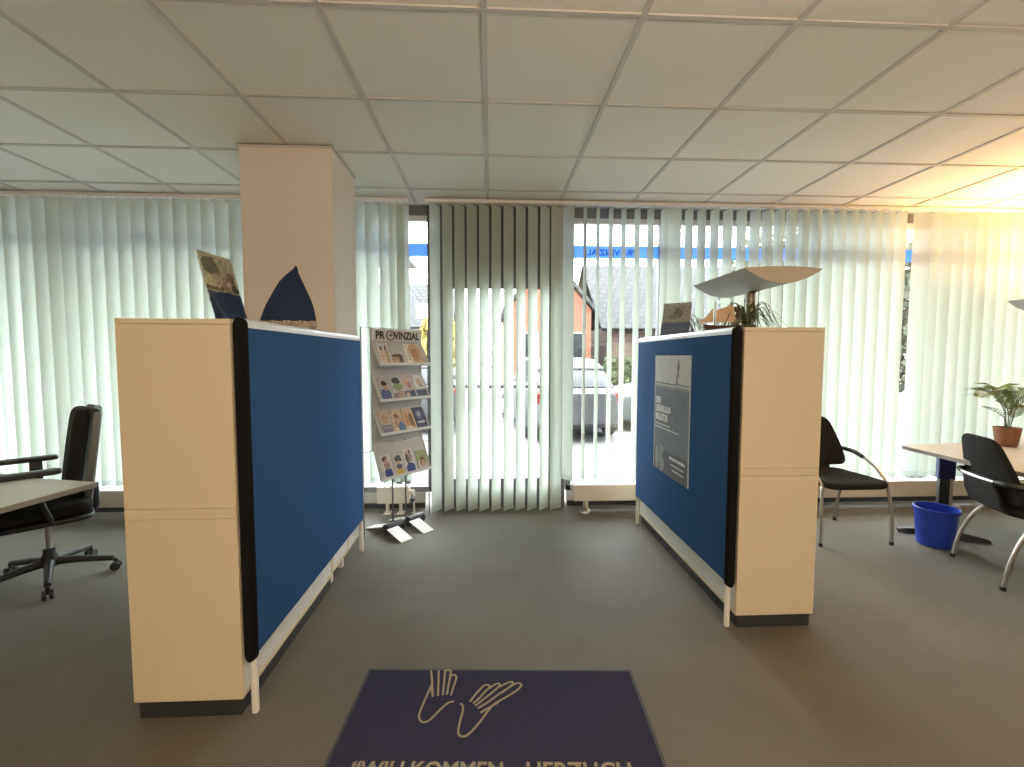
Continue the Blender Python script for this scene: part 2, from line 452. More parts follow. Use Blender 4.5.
def blind(label, xa, xb, slats, me, cord=None):
    root = thing('vertical_blind', label, 'blind', (0, SLAT_Y, CEIL), group='vertical blinds along the window front')
    MB().box(xa, xb, -.022, .022, -.032, -.0015, .004).build('headrail', M['rail'], root, smooth=False)
    for x, a in slats:
        s = bpy.data.objects.new('slat', me); C.objects.link(s); s.parent = root
        s.location = (x, 0, 0); s.rotation_euler = (0, R(random.uniform(-.12, .12)), R(a))
    if cord:
        k = MB(); k.tube([(cord, -.03, -.02), (cord+.002, -.032, -.9), (cord+.004, -.032, -2.0)], .0022, 6)
        k.tube([(cord+.02, -.03, -.02), (cord+.02, -.032, -.9), (cord+.008, -.032, -2.0)], .0022, 6)
        k.lathe([(.004, -.0), (.011, .01), (.011, .05), (.004, .06)], 10, (cord+.006, -.032, -2.06))
        k.build('pull_cord', M['white'], root)
    return root
P = .1105
# left of the door: overlapped, nearly shut
xs = []
x = -5.2
while x < -.83: xs.append((x, 48+random.uniform(-4, 4))); x += P
xs.append((-.795, 24)); xs.append((-.745, 46))
leftA = [s for s in xs if s[0] < -4.02]
leftB = [s for s in xs if s[0] >= -4.02]
leftB[0] = (leftB[0][0], 8)
blind('pale grey-green vertical blind, leftmost in the photo, slats shut', X0+.02, -4.075, leftA, short_slat)
blind('pale green vertical blind with shut slats on both sides of the square pillar', -4.07, -.70, leftB, short_slat)
xs = [(-.475+i*.1045, 55-1.3*i+random.uniform(-2, 2)) for i in range(11)]
xs[-1] = (xs[-1][0], 30)
blind('full-length vertical blind reaching the carpet before the dark street door', -.56, .612, xs, long_slat)
C_X = [.669, .811, .923, 1.036, 1.148, 1.267, 1.383, 1.503, 1.588, 1.722, 1.834, 1.951, 2.068, 2.19, 2.313, 2.422, 2.527, 2.64]
while C_X[-1]+.1105 < 3.735: C_X.append(C_X[-1]+.1105)
xs = []
for i, x in enumerate(C_X):
    a = -88 + min(1, max(0, (x-.8)/1.2))*8
    if i == 0: a = -50
    if i == 8: a = -30
    xs.append((x, a+random.uniform(-1.5, 1.5)))
blind('vertical blind with open slats showing the street, behind the silver lamp', .615, 3.745, xs, short_slat, cord=.80)
xs = [(3.845, -28)]
x = 3.94
while x < 5.85: xs.append((x, -66+random.uniform(-4, 4))); x += P
blind('rightmost vertical blind, lit orange at the top by the uplighter', 3.755, X1-.02, xs, short_slat)

# ------------------------------------------------------------------ radiators
def radiator(label, xa, xb, valve=None):
    r = thing('radiator', label, 'radiator', ((xa+xb)/2, 3.92, 0), group='low radiators along the window wall')
    w = (xb-xa)/2
    b = MB(); b.box(-w, w, -.055, .055, .10, .245, .006); b.build('body', M['radiator'], r, smooth=False)
    g = MB()
    n = max(3, int(w*2/.04))
    for i in range(n):
        x = -w+.02+(2*w-.04)*i/(n-1); g.box(x-.012, x+.012, -.045, .045, .245, .247)
    g.build('grille', M['sill'], r, smooth=False)
    for sx in ((-w+.12, w-.12) if w > .3 else (-w+.08, w-.08)):
        f = MB(); f.box(sx-.012, sx+.012, -.02, .02, .004, .10); f.box(sx-.03, sx+.03, -.04, .04, 0, .006)
        f.build('foot', M['radiator'], r, smooth=False)
    if valve:
        s = -1 if valve < 0 else 1
        p = MB(); px = s*w + s*.035 if abs(valve) == 1 else s*(w-.09)
        if abs(valve) == 1:
            p.tube(spline([(s*w, 0, .20), (px, 0, .20), (px, 0, .16), (px, 0, .002)], 5), .009, 10)
            p.lathe([(.02, 0), (.02, .004)], 16, (px, 0, .0))
            p.build('pipe', M['white'], r)
            v = MB(); v.tube([(px-.002, -.01, .14), (px-.002, -.03, .14), (px-.002, -.085, .14)], [.014, .021, .019], 14)
            v.build('valve', M['blackplastic'], r)
            v = MB(); v.tube([(px-.02, -.06, .205), (px-.02, -.085, .205)], [.022, .018], 14)
            v.build('thermostat', M['radiator'], r)
        else:
            p.tube([(px, -.04, .003), (px, -.04, .10)], .012, 10)
            p.lathe([(.022, 0), (.045, .004), (.04, .018), (.014, .034)], 16, (px, -.055, .0)); 
            p.build('pipe', M['brass'], r)
            v = MB(); v.tube([(px-.01, -.055, .05), (px-.01, -.10, .05)], .017, 12); v.build('valve', M['chrome'], r)
    return r
radiator('long low cream radiator under the left blind, near the office chair', -5.2, -1.70)
radiator('short cream radiator seen through the wire brochure rack', -.99, -.715, 1)
radiator('low cream radiator beside the long door blind, metal valve at its left end', .735, 2.55, -2)
radiator('low cream radiator under the right blind, behind the blue bin', 2.62, 5.9)

# ------------------------------------------------------------------ cabinets
def cabinet(name, label, xa, xb, ya, yb, z0, z1, plinth=0.0, side=1, feet=False, front=M['cream'], group=None, doors=2):
    """side=+1: the board back faces +x, doors face -x"""
    r = thing(name, label, 'cabinet', ((xa+xb)/2, ya, z0), group=group)
    w = (xb-xa)/2; D = yb-ya; H = z1-z0
    zz = plinth
    if plinth:
        MB().box(-w+.012, w-.012, .01, D-.01, 0, plinth, .002).build('plinth', M['plinth'], r, smooth=False)
    if feet:
        zz = .085
        for fx in (-w+.04, w-.04):
            for fy in (.05, D-.05): MB().box(fx-.016, fx+.016, fy-.016, fy+.016, 0, .086).build('foot', M['white'], r, smooth=False)
    b = MB(); b.box(-w+.004, w-.004, .018, D-.018, zz+.02, H-.02); b.build('carcass', M['back'], r, smooth=False)
    for ye, nm in ((0, 'end_panel'), (D-.018, 'end_panel')):
        MB().box(-w, w, ye, ye+.018, zz+.0205, H-.0205, .0012, 1).build(nm, front, r, smooth=False)
    MB().box(-w, w, 0, D, H-.019, H, .0012, 1).build('top_board', front, r, smooth=False)
    MB().box(-w, w, 0, D, zz, zz+.019, .0012, 1).build('base_board', front, r, smooth=False)
    fx = -side*w
    for i in range(doors):
        y0, y1 = .02+(D-.04)*i/doors+.002, .02+(D-.04)*(i+1)/doors-.002
        a, b_ = (fx-.016, fx+.004) if side > 0 else (fx-.004, fx+.016)
        dd = MB().box(a, b_, y0, y1, zz+.022, H-.022, .002, 1).build('door', front, r, smooth=False)
        hy = y1-.05 if i % 2 == 0 else y0+.05; hx = fx-side*.016
        hm = MB(); hm.tube([(hx, hy, H*.5-.05), (hx-side*.025, hy, H*.5-.05), (hx-side*.025, hy, H*.5+.05), (hx, hy, H*.5+.05)], .005, 8)
        hm.build('handle', M['chrome'], dd)
    return r
LX0, LX1, LY, LS = -1.350, -.948, 1.683, .795
cabinet('lower_cabinet', 'tan cabinet end on the carpet with dark plinth, below the left upper cabinet', LX0, LX1, LY, 2.66, 0, LS, .07, 1, group='office cabinets')
cabinet('upper_cabinet', 'tan upper cabinet stacked on the left row, carrying the photo stand and blue cloth sail', LX0, LX1, LY, 2.66, LS, 1.515, 0, 1, group='office cabinets')
cabinet('side_cabinet', 'narrow white cabinet on short feet at the far end of the left row', LX0, LX1, 2.665, 2.965, 0, 1.515, 0, 1, feet=True, group='office cabinets', doors=1)
RX0, RX1, RY, RS = 1.2385, 1.643, 2.143, .805
cabinet('lower_cabinet', 'cream cabinet end on the carpet with dark plinth, right of the poster partition', RX0, RX1, RY, 3.62, 0, RS, .068, -1, group='office cabinets')
cabinet('upper_cabinet', 'cream upper cabinet under the ship model and spider plants', RX0, RX1, RY, 3.62, RS, 1.524, 0, -1, group='office cabinets')

# ------------------------------------------------------------------ partitions
def partition(label, xc, y0, y1, zt, zb, face):
    """fabric screen; face=+1: the aisle lies to +x"""
    r = thing('partition_screen', label, 'partition', (xc, y0, 0), group='blue office partitions')
    L_ = y1-y0; t = .024; zr = zt-t
    MB().box(-t+.001, t-.001, .02, L_-.02, zb, zr, .006, 3).build('fabric_panel', M['blue'], r)
    # half-round rail along the top
    arc = [(t*math.cos(a), zr+t*math.sin(a)) for a in [math.pi*i/12 for i in range(13)]] + [(-t, zr-.012), (t, zr-.012)]
    k = MB(); k.prism(arc, lambda x, z: (x, .022, z), lambda x, z: (x, L_-.022, z)); k.build('top_rail', M['alu'], r)
    for ya, yb in ((0, .022), (L_-.022, L_)):
        e = MB()
        prof = [(t*1.03*math.cos(a), zr+t*1.03*math.sin(a)) for a in [math.pi*i/12 for i in range(13)]]
        prof += [(t*1.03*math.cos(a), zb+t*math.sin(a)) for a in [math.pi+math.pi*i/12 for i in range(13)]]
        rings = []
        ins = [(0, .35), (.3, .12), (.7, .02), (1.0, 0)] if ya == 0 else [(0, 0), (.3, .02), (.7, .12), (1.0, .35)]
        for f, kx in ins:
            rings.append([Vector((x*(1-kx), ya+(yb-ya)*f, zb+(z-zb)*1.0)) for x, z in prof])
        e.rings(rings)
        e.build('edge_strip', M['black'] if ya == 0 else M['alu'], r)
    for fy in (.02, L_-.02):
        MB().lathe([(.012, 0), (.0135, .002), (.0135, zb-.02)], 14, (face*.006, fy, 0)).build('leg', M['white'], r)
    return r
partition('blue fabric partition with black front edge along the left cabinets', -.922, 1.689, 3.165, 1.520, .235, 1)
partition('blue fabric partition holding the grey poster, along the right cabinets', 1.212, 2.149, 3.60, 1.528, .235, -1)

# poster on the right partition
px_ = 1.212-.0245
po = thing('poster', 'grey advertising poster with a running figure on the right blue partition', 'poster', (px_, 2.895, .985))
PW, PH = .585, .805
def poster_fn():
    sh = [('r', .5, .40, .5, .33, (.20, .23, .27)),
          ('r', .5, .10, .5, .10, (.135, .15, .175)),
          ('e', .62, .60, .30, .10, (.17, .215, .265)),
          ('r', .5, .765, .5, .006, (.22, .23, .25)),
          ('r', .5, .735, .5, .012, (.32, .33, .35)),
          ('e', .12, .11, .055, .10, (.38, .38, .38)), ('e', .24, .12, .06, .12, (.30, .32, .33)), ('e', .30, .07, .05, .06, (.34, .34, .35)),
          ('e', .31, .19, .02, .03, (.40, .40, .40)),
          ('r', .985, .5, .015, .5, (.55, .56, .57)), ('r', .012, .5, .012, .5, (.48, .49, .50))]
    m = print_mat('poster_print', (.64, .62, .61), [(k, 1-u, v, ru, rv, c) for k, u, v, ru, rv, c in sh], .02, .75, ('Y', 'Z'))
    return m
# surface faces -x; its left edge (as read) lies at the far end (+y)
mb = MB()
n = 10
rings = []
for i in range(n+1):
    y = PW/2-PW*i/n; bow = .004*math.sin(math.pi*i/n)+.001
    rings.append([Vector((-bow-.0012, y, -PH/2)), Vector((-bow-.0012, y, PH/2)), Vector((-bow, y, PH/2)), Vector((-bow, y, -PH/2))])
mb.rings(rings)
mb.build('sheet', poster_fn(), po)
def on_poster(u, v):   # u from the reader's left, v up
    return Matrix.Translation((-.0075, PW/2-u*PW, (v-.5)*PH)) @ Matrix.Rotation(R(-90), 4, 'Z') @ Matrix.Rotation(R(90), 4, 'X')
for i, line in enumerate(('DEN', 'LEBENSLAUF-', 'BEGLEITER')):
    text('headline', line, .062, M['paper'], po, on_poster(.07, .590-i*.072), fat=.0022, sx=.74)
def tiny_lines(name, rows):
    # lines of print too small to read in the photograph: short raised strokes
    g = MB(); rnd = random.Random(4)
    for u, v, ln, hh in rows:
        T = on_poster(u, v); x = 0
        while x < ln:
            w_ = rnd.uniform(.5, 1.6)*hh*1.6
            g.box(x, min(x+w_, ln), 0, hh, -.0003, .0003, T=T); x += w_+hh*.5
    g.build(name, M['paper'], po, smooth=False)
tiny_lines('subline', [(.07, .405, .26, .0075), (.07, .377, .40, .0075)])
tiny_lines('signature', [(.52, .150, .235, .017)])
tiny_lines('small_print', [(.56, .105, .20, .007), (.60, .065, .17, .007)])
# runner: a slim figure printed on the sheet, kept as a raised print
fig = MB()
def blob(u, v, ru, rv):
    pts = []
    for j in range(14):
        a = 2*math.pi*j/14
        pts.append(Vector((-.0066, PW/2-(u+ru*math.cos(a))*PW, (v-.5+rv*math.sin(a))*PH)))
    fig.bm.faces.new([fig.bm.verts.new(p) for p in pts])
blob(.70, .955, .020, .016); blob(.695, .905, .028, .038); blob(.70, .855, .022, .035); blob(.665, .81, .014, .04); blob(.68, .775, .013, .03); blob(.735, .915, .012, .03)
blob(.715, .72, .010, .03)
fig.build('printed_runner', mat('runner_print', (.20, .14, .15), .5), po, smooth=False)

# ------------------------------------------------------------------ door mat
MW, ML = 1.153, 1.55
mt = thing('door_mat', 'dark navy entrance mat with tan line-drawn hands and welcome lettering', 'mat', (.037, 1.893, 0), R(-2.9))
MB().box(-MW/2+.012, MW/2-.012, -ML+.012, -.012, .0, .009, .003).build('pile', M['mat'], mt, smooth=False)
e = MB()
for a in ((-MW/2, MW/2, -.012, 0), (-MW/2, MW/2, -ML, -ML+.012), (-MW/2, -MW/2+.012, -ML+.012, -.012), (MW/2-.012, MW/2, -ML+.012, -.012)):
    e.box(*a, 0, .0075, .002)
e.build('rubber_border', M['matedge'], mt, smooth=False)
HANDS = [[(-0.3, -0.014), (-0.282, -0.086), (-0.284, -0.113), (-0.293, -0.177), (-0.301, -0.246), (-0.297, -0.274), (-0.282, -0.291), (-0.262, -0.287), (-0.243, -0.262), (-0.218, -0.221), (-0.197, -0.196), (-0.175, -0.189)], [(-0.3, -0.014), (-0.288, -0.063), (-0.265, -0.166)], [(-0.285, -0.114), (-0.276, -0.132), (-0.265, -0.166)], [(-0.267, -0.014), (-0.258, -0.07), (-0.245, -0.161)], [(-0.226, -0.158), (-0.232, -0.086), (-0.238, -0.017), (-0.228, -0.014), (-0.216, -0.014), (-0.212, -0.03), (-0.211, -0.094), (-0.21, -0.155)], [(-0.193, -0.158), (-0.189, -0.11), (-0.184, -0.062), (-0.19, -0.044), (-0.202, -0.041), (-0.208, -0.05)], [(-0.15, -0.201), (-0.14, -0.21), (-0.136, -0.238), (-0.141, -0.289), (-0.142, -0.333), (-0.135, -0.35), (-0.117, -0.354), (-0.095, -0.335), (-0.064, -0.286), (-0.04, -0.24), (-0.016, -0.203), (0.028, -0.168), (0.072, -0.131), (0.093, -0.103), (0.089, -0.091), (0.072, -0.09), (0.043, -0.112), (0.004, -0.147), (-0.037, -0.189), (-0.079, -0.225)], [(-0.067, -0.246), (-0.041, -0.225), (-0.01, -0.202), (0.001, -0.189)], [(-0.113, -0.191), (-0.091, -0.147), (-0.063, -0.104), (-0.046, -0.1), (-0.039, -0.11), (-0.057, -0.139), (-0.079, -0.175), (-0.099, -0.2)], [(-0.039, -0.12), (-0.014, -0.095), (0.002, -0.093), (0.0, -0.108), (-0.024, -0.138), (-0.06, -0.179), (-0.09, -0.212)], [(0.001, -0.112), (0.032, -0.089), (0.051, -0.081), (0.058, -0.092), (0.037, -0.119), (0.01, -0.145)]]
h = MB()
for li, ln in enumerate(HANDS):
    pts = [Vector((x, y, .0093)) for x, y in spline([(a, b, 0) for a, b in ln], 5) for _ in (0,)] if False else [Vector((q.x, q.y, .0091+.00006*li)) for q in spline([(a, b, 0) for a, b in ln], 5)]
    # flat ribbon with a little height
    rings = []
    for i, p in enumerate(pts):
        t = (pts[min(i+1, len(pts)-1)]-pts[max(i-1, 0)]); t.z = 0
        if t.length < 1e-6: t = Vector((1, 0, 0))
        s_ = Vector((-t.y, t.x, 0)).normalized()*.0042
        up = Vector((0, 0, .0008))
        rings.append([p-s_, p-s_+up, p+s_+up, p+s_])
    h.rings(rings)
h.build('hand_drawing', M['matline'], mt, smooth=False)
text('lettering', '\u201cWILLKOMMEN', .081, M['matline'], mt, Matrix.Translation((-.483, -0.512, .0095)), .0004, fat=.002, sx=.90, spacing=1.0)
text('lettering', 'HERZLICH', .081, M['matline'], mt, Matrix.Translation((.100, -0.512, .0095)), .0004, fat=.002, sx=.95, spacing=1.0)

# ------------------------------------------------------------------ brochure rack
RK = thing('brochure_rack', 'wire-framed grey brochure stand with four tilted shelves by the long blind', 'brochure rack', (-.7496, 3.6094, 0), R(50.04))
f = MB(); f.tube([(-.324, 0, .005), (-.324, 0, 1.595), (.328, 0, 1.595), (.328, 0, .005)], .0048, 8, close=True)
f.build('wire_frame', M['wire'], RK)
f = MB(); f.tube([(-.324, .004, .655), (.328, .004, .655)], .0035, 8); f.build('crossbar', M['wire'], RK)
MB().box(-.23, .24, -.004, .004, .70, 1.497, .001, 1).build('back_panel', M['rackgrey'], RK, smooth=False)
for sx in (-.232, .242):
    MB().box(sx-.006, sx+.006, -.010, .012, .66, 1.597).build('upright', M['rackgrey'], RK, smooth=False)
hd = MB().box(-.222, .237, -.022, -.006, 1.494, 1.588, .002, 1).build('header_sign', mat('rack_header_grey', (.66, .65, .66), .5), RK, smooth=False)
TX = Matrix.Rotation(R(90), 4, 'X')
def rack_text(body, x, size=.080, sx=.92):
    return text('lettering', body, size, M['ink'], hd, Matrix.Translation((x, -.0228, 1.514)) @ TX, .0003, fat=.0030, sx=sx)
rack_text('PR', -.212, sx=.90); rack_text('VINZIAL', -.036, sx=.84)
em = MB(); cx, cz = -.074, 1.541
ring = [(cx+.036*math.cos(a), -.0235, cz+.036*math.sin(a)) for a in [2*math.pi*i/28 for i in range(28)]]
em.tube(ring, .0042, 6, close=True)
em.tube([(cx-.018, -.0235, cz), (cx+.02, -.0235, cz)], .0035, 6); em.tube([(cx, -.0235, cz-.012), (cx, -.0235, cz+.02)], .0035, 6)
em.tube([(cx+.0, -.0235, cz+.02), (cx+.016, -.0235, cz+.008), (cx+.02, -.0235, cz)], .0025, 6)
em.build('emblem', M['ink'], hd)
SH = [(1.482, 1.300, .110), (1.228, 1.030, .110), (.962, .775, .108), (.700, .440, .112)]
RKM = Matrix.Translation(RK.location) @ Matrix.Rotation(R(50.04), 4, 'Z')
sk, br, bl, wh, gr = (.62, .40, .29), (.16, .085, .05), (.035, .07, .22), (.80, .79, .78), (.16, .24, .10)
tan, peach, pale, teal = (.50, .36, .24), (.70, .50, .38), (.66, .66, .67), (.10, .22, .28)
def cover(i):
    rnd = random.Random(i*13+5)
    return rnd
COVERS = {
 0: [('brochure with two standing people on a peach cover, left on the top rack shelf', pale, [('e', .3, .45, .16, .40, peach), ('e', .7, .42, .15, .44, tan), ('e', .32, .78, .09, .09, br), ('e', .70, .82, .09, .08, br), ('r', .5, .04, .5, .06, (.30, .22, .24))]),
     ('brochure with a dark landscape photo, middle of the top rack shelf', (.52, .54, .52), [('r', .5, .22, .5, .24, (.40, .32, .24)), ('e', .5, .45, .5, .07, br), ('e', .72, .30, .14, .26, (.10, .08, .07)), ('e', .3, .2, .2, .14, tan)]),
     ('wide brochure with a warm brown picture, right on the top rack shelf', (.74, .70, .66), [('e', .62, .50, .42, .52, (.58, .40, .26)), ('e', .58, .52, .22, .28, (.44, .24, .12)), ('e', .25, .42, .14, .24, (.62, .56, .50)), ('r', .6, .05, .6, .06, (.30, .24, .22))])],
 1: [('brochure with a dark-haired person in blue, left on the second rack shelf', (.50, .48, .48), [('e', .45, .25, .42, .28, (.10, .13, .32)), ('e', .5, .60, .20, .16, tan), ('e', .48, .72, .24, .10, (.08, .05, .04))]),
     ('brochure with a green meadow photo, second on the second rack shelf', (.56, .58, .57), [('e', .5, .80, .36, .13, (.07, .08, .08)), ('e', .55, .55, .45, .13, (.30, .38, .20)), ('e', .6, .22, .34, .20, (.46, .32, .28)), ('e', .2, .15, .2, .16, (.24, .20, .20))]),
     ('brochure with a pink collage cover, third on the second rack shelf', (.62, .54, .54), [('e', .4, .72, .22, .14, peach), ('e', .65, .60, .18, .12, (.44, .24, .22)), ('r', .5, .18, .5, .20, (.10, .12, .22)), ('e', .3, .2, .2, .12, (.60, .44, .38))]),
     ('white brochure with a navy lower half, right on the second rack shelf', (.74, .74, .76), [('e', .5, .72, .26, .15, (.62, .50, .48)), ('r', .5, .18, .5, .22, (.09, .11, .20)), ('e', .6, .55, .22, .06, (.44, .40, .44))])],
 2: [('brochure with a fair-haired person on tan, left on the third rack shelf', (.58, .50, .44), [('e', .5, .66, .22, .20, (.60, .34, .20)), ('e', .5, .62, .14, .14, sk), ('r', .5, .2, .42, .22, (.22, .22, .30)), ('r', .5, .30, .5, .04, (.34, .34, .40))]),
     ('brochure with a couple hugging in warm light, second on the third rack shelf', (.66, .52, .40), [('e', .55, .45, .34, .28, (.50, .30, .20)), ('e', .55, .55, .20, .16, sk), ('e', .72, .25, .28, .22, (.12, .22, .38)), ('e', .45, .72, .2, .1, (.28, .14, .08))]),
     ('brochure with an orange-brown family picture, third on the third rack shelf', (.64, .46, .33), [('e', .35, .55, .2, .30, (.58, .30, .16)), ('e', .7, .45, .2, .36, (.26, .16, .11)), ('e', .5, .12, .28, .14, (.70, .62, .54)), ('e', .38, .72, .10, .09, sk)]),
     ('deep blue brochure with a pale round picture, right on the third rack shelf', (.07, .08, .17), [('e', .45, .68, .28, .18, (.16, .19, .36)), ('e', .48, .70, .16, .10, (.44, .42, .48)), ('r', .5, .35, .36, .05, (.50, .50, .56))])],
 3: [('brochure with a person in blue trousers on white, left on the lowest rack shelf', (.70, .68, .67), [('e', .5, .22, .36, .24, (.05, .08, .26)), ('e', .5, .55, .26, .16, (.36, .28, .26)), ('e', .4, .82, .24, .11, (.16, .10, .08)), ('e', .5, .72, .12, .10, sk)]),
     ('brochure with a yellow and dark picture, second on the lowest rack shelf', (.60, .58, .56), [('e', .5, .78, .32, .16, (.10, .10, .11)), ('e', .5, .18, .34, .18, (.66, .46, .12)), ('e', .5, .45, .28, .12, (.13, .12, .20)), ('e', .5, .62, .13, .08, sk)]),
     ('brochure with two people in blue jeans, third on the lowest rack shelf', (.72, .72, .73), [('e', .5, .20, .42, .24, (.05, .08, .28)), ('e', .35, .62, .18, .24, (.17, .14, .15)), ('e', .68, .66, .16, .22, (.38, .34, .34)), ('e', .38, .86, .10, .08, sk), ('e', .66, .88, .10, .08, br)]),
     ('brochure with a smiling face on green grass, right on the lowest rack shelf', (.34, .42, .22), [('e', .5, .28, .46, .28, (.62, .60, .58)), ('e', .55, .42, .26, .24, (.20, .09, .06)), ('e', .56, .36, .17, .18, (.64, .40, .32))])]}
for i, (zt, zb, o_) in enumerate(SH):
    top = Vector((0, -.012, zt)); bot = Vector((0, -o_, zb))
    dv = (bot-top); Ls = dv.length; dv.normalize(); nrm = Vector((0, dv.z, -dv.y)); nrm = nrm if nrm.y < 0 else -nrm
    x0, x1 = -.248, .242
    def sp(x, s, w): return Vector((x, 0, 0))+top+dv*s+nrm*w
    s = MB()
    s.rings([[sp(x, 0, 0), sp(x, Ls, 0), sp(x, Ls, .003), sp(x, 0, .003)] for x in (x0, x1)])
    shf = s.build('shelf', M['rackgrey'], RK, smooth=False)
    s = MB()
    s.rings([[sp(x, Ls-.002, 0), sp(x, Ls, 0), sp(x, Ls, .026), sp(x, Ls-.002, .026)] for x in (x0, x1)])
    s.rings([[sp(x, Ls, .024), sp(x, Ls-.022, .024), sp(x, Ls-.022, .0265), sp(x, Ls, .0265)] for x in (x0, x1)])
    s.build('lip', M['racklip'], shf, smooth=False)
    for x in (x0-.002, x1):
        s = MB(); s.rings([[sp(x+a, 0, 0), sp(x+a, Ls, 0), sp(x+a, Ls, .024), sp(x+a, Ls*.7, .016), sp(x+a, 0, .004)] for a in (0, .002)])
        s.build('cheek', M['rackgrey'], shf, smooth=False)
    cs = COVERS[i]
    wd = .108
    spots = [-.168, -.052, .115] if i == 0 else [-.165, -.052, .06, .178] if i < 3 else [-.165, -.06, .05, .172]
    for k, (lab, bg, shp) in enumerate(cs):
        w_ = .175 if (i == 0 and k == 2) else wd - (.006 if i == 3 else 0)
        H_ = Ls-.012 if i < 3 else (.19, .175, .20, .17)[k]
        b = MB().box(-w_/2, w_/2, -.0025, .0025, 0, H_, .0006, 1).build('brochure', print_mat('brochure_cover_%d_%d' % (i, k), bg, shp, .13, .3), None, smooth=False)
        tag(b, lab, 'brochure', 'brochures in the wire rack')
        base = sp(spots[k], Ls-.004, .0065)
        zax = -dv; yax = -nrm; xax = yax.cross(zax)
        Lm = Matrix(((xax.x, yax.x, zax.x, base.x), (xax.y, yax.y, zax.y, base.y), (xax.z, yax.z, zax.z, base.z), (0, 0, 0, 1)))
        tilt = Matrix.Rotation(R(random.uniform(-2.5, 2.5)), 4, 'Y')
        b.matrix_world = RKM @ Lm @ tilt
for sx in (-.058, .073):
    MB().cyl((sx, .0, .05), (sx, .0, .71), .007, 10).build('pole', M['wire'], RK)
for sx in (-.110, .105):
    MB().tube([(sx-.078, -.075, .045), (sx-.074, -.075, .045), (sx+.074, -.075, .045), (sx+.078, -.075, .045)], [.032, .040, .040, .032], 20).build('roller', M['roller'], RK)
    for s_ in (-1, 1):
        p = MB(); x0, x1 = sx-.095, sx+.010
        ya, yb = (-.115, -.285) if s_ < 0 else (-.035, .17)
        p.rings([[Vector((x, ya, .058)), Vector((x, yb, .001)), Vector((x, yb, .005)), Vector((x, ya, .062))] for x in (x0, x1)])
        p.build('foot', M['platewhite'], RK, smooth=False)
    MB().box(sx-.05, sx+.05, -.06, .012, .030, .052, .004).build('foot_bracket', M['roller'], RK)

# ------------------------------------------------------------------ chairs
def visitor_chair(label, loc, rz, group):
    r = thing('visitor_chair', label, 'chair', loc, rz, group)
    out = round_poly([(-.205, .21), (-.25, -.27), (.25, -.27), (.205, .21)], [.10, .09, .09, .10], 6)
    def pl(u, v, w):
        dip = -.30*max(0, -v-.13)**2*3 + .10*(u*u) - .02*math.cos(min(1, abs(v)/.3)*1.5)
        return (u, v, .432+w+dip)
    MB().cushion(out, .05, .022, pl).build('seat', M['blackfab'], r)
    out = round_poly([(-.255, 0), (.255, 0), (.225, .18), (.150, .39), (-.150, .39), (-.225, .18)], [.07, .07, .25, .07, .07, .25], 7)
    def pb(u, v, w):
        return (u, .225+.21*v-.50*u*u*(1-.5*v)-w+.05*v*v, .495+v)
    MB().cushion(out, .036, .016, pb).build('backrest', M['blackfab'], r)
    arm = [(.248, -.215, .435), (.256, -.17, .485), (.266, -.07, .545), (.274, .05, .590), (.272, .16, .615), (.228, .250, .625), (.12, .288, .625)]
    arm = spline(arm + [(0, .298, .625)] + [(-x, y, z) for x, y, z in reversed(arm)], 6)
    MB().tube(arm, .0105, 10).build('arm_frame', M['chrome'], r)
    for s in (-1, 1):
        p = spline([(s*.273, .03, .584), (s*.275, .09, .602), (s*.272, .16, .616), (s*.230, .250, .626), (s*.15, .282, .626)], 6)
        n = len(p); MB().tube(p, [.0165*(1 if 1 < i < n-2 else .8) for i in range(n)], 10).build('arm_pad', M['blackplastic'], r)
        l = spline([(s*.243, -.212, .43), (s*.252, -.22, .40), (s*.268, -.242, .22), (s*.270, -.25, .02)], 6)
        lg = MB().tube(l, .0115, 10).build('leg', M['chrome'], r)
        MB().cyl((s*.270, -.25, 0), (s*.270, -.2495, .024), .0145, 12).build('foot_cap', M['blackplastic'], lg)
        l = spline([(s*.17, -.02, .420), (s*.195, .07, .415), (s*.215, .155, .345), (s*.232, .225, .19), (s*.238, .258, .02)], 6)
        lg = MB().tube(l, .0115, 10).build('leg', M['chrome'], r)
        MB().cyl((s*.238, .259, 0), (s*.238, .2575, .024), .0145, 12).build('foot_cap', M['blackplastic'], lg)
    fr = MB(); fr.tube(spline([(-.243, -.212, .43), (-.12, -.16, .418), (0, -.15, .418), (.12, -.16, .418), (.243, -.212, .43)], 5), .010, 8)
    for s in (-1, 1):
        fr.tube([(s*.17, -.02, .42), (s*.15, -.155, .418)], .010, 8)
        fr.tube([(s*.15, -.155, .418), (s*.10, .12, .418)], .010, 8)
    fr.tube([(-.17, -.02, .42), (.17, -.02, .42)], .010, 8)
    fr.build('seat_frame', M['chrome'], r)
    k = MB()
    k.rings([[Vector((-w_, y+.008, z)), Vector((w_, y+.008, z)), Vector((w_, y-.008, z)), Vector((-w_, y-.008, z))] for w_, y, z in ((.12, .10, .425), (.14, .185, .428), (.15, .232, .455), (.16, .252, .52), (.13, .285, .64))])
    k.build('back_support', M['blackplastic'], r)
    return r
visitor_chair('black fabric visitor chair with steel legs beside the right cabinet, facing the room', (2.67, 3.335, 0), R(0), 'visitor chairs')
visitor_chair('black fabric visitor chair drawn up to the maple desk, seen from behind', (3.352, 2.569, 0), R(69.5), 'visitor chairs')

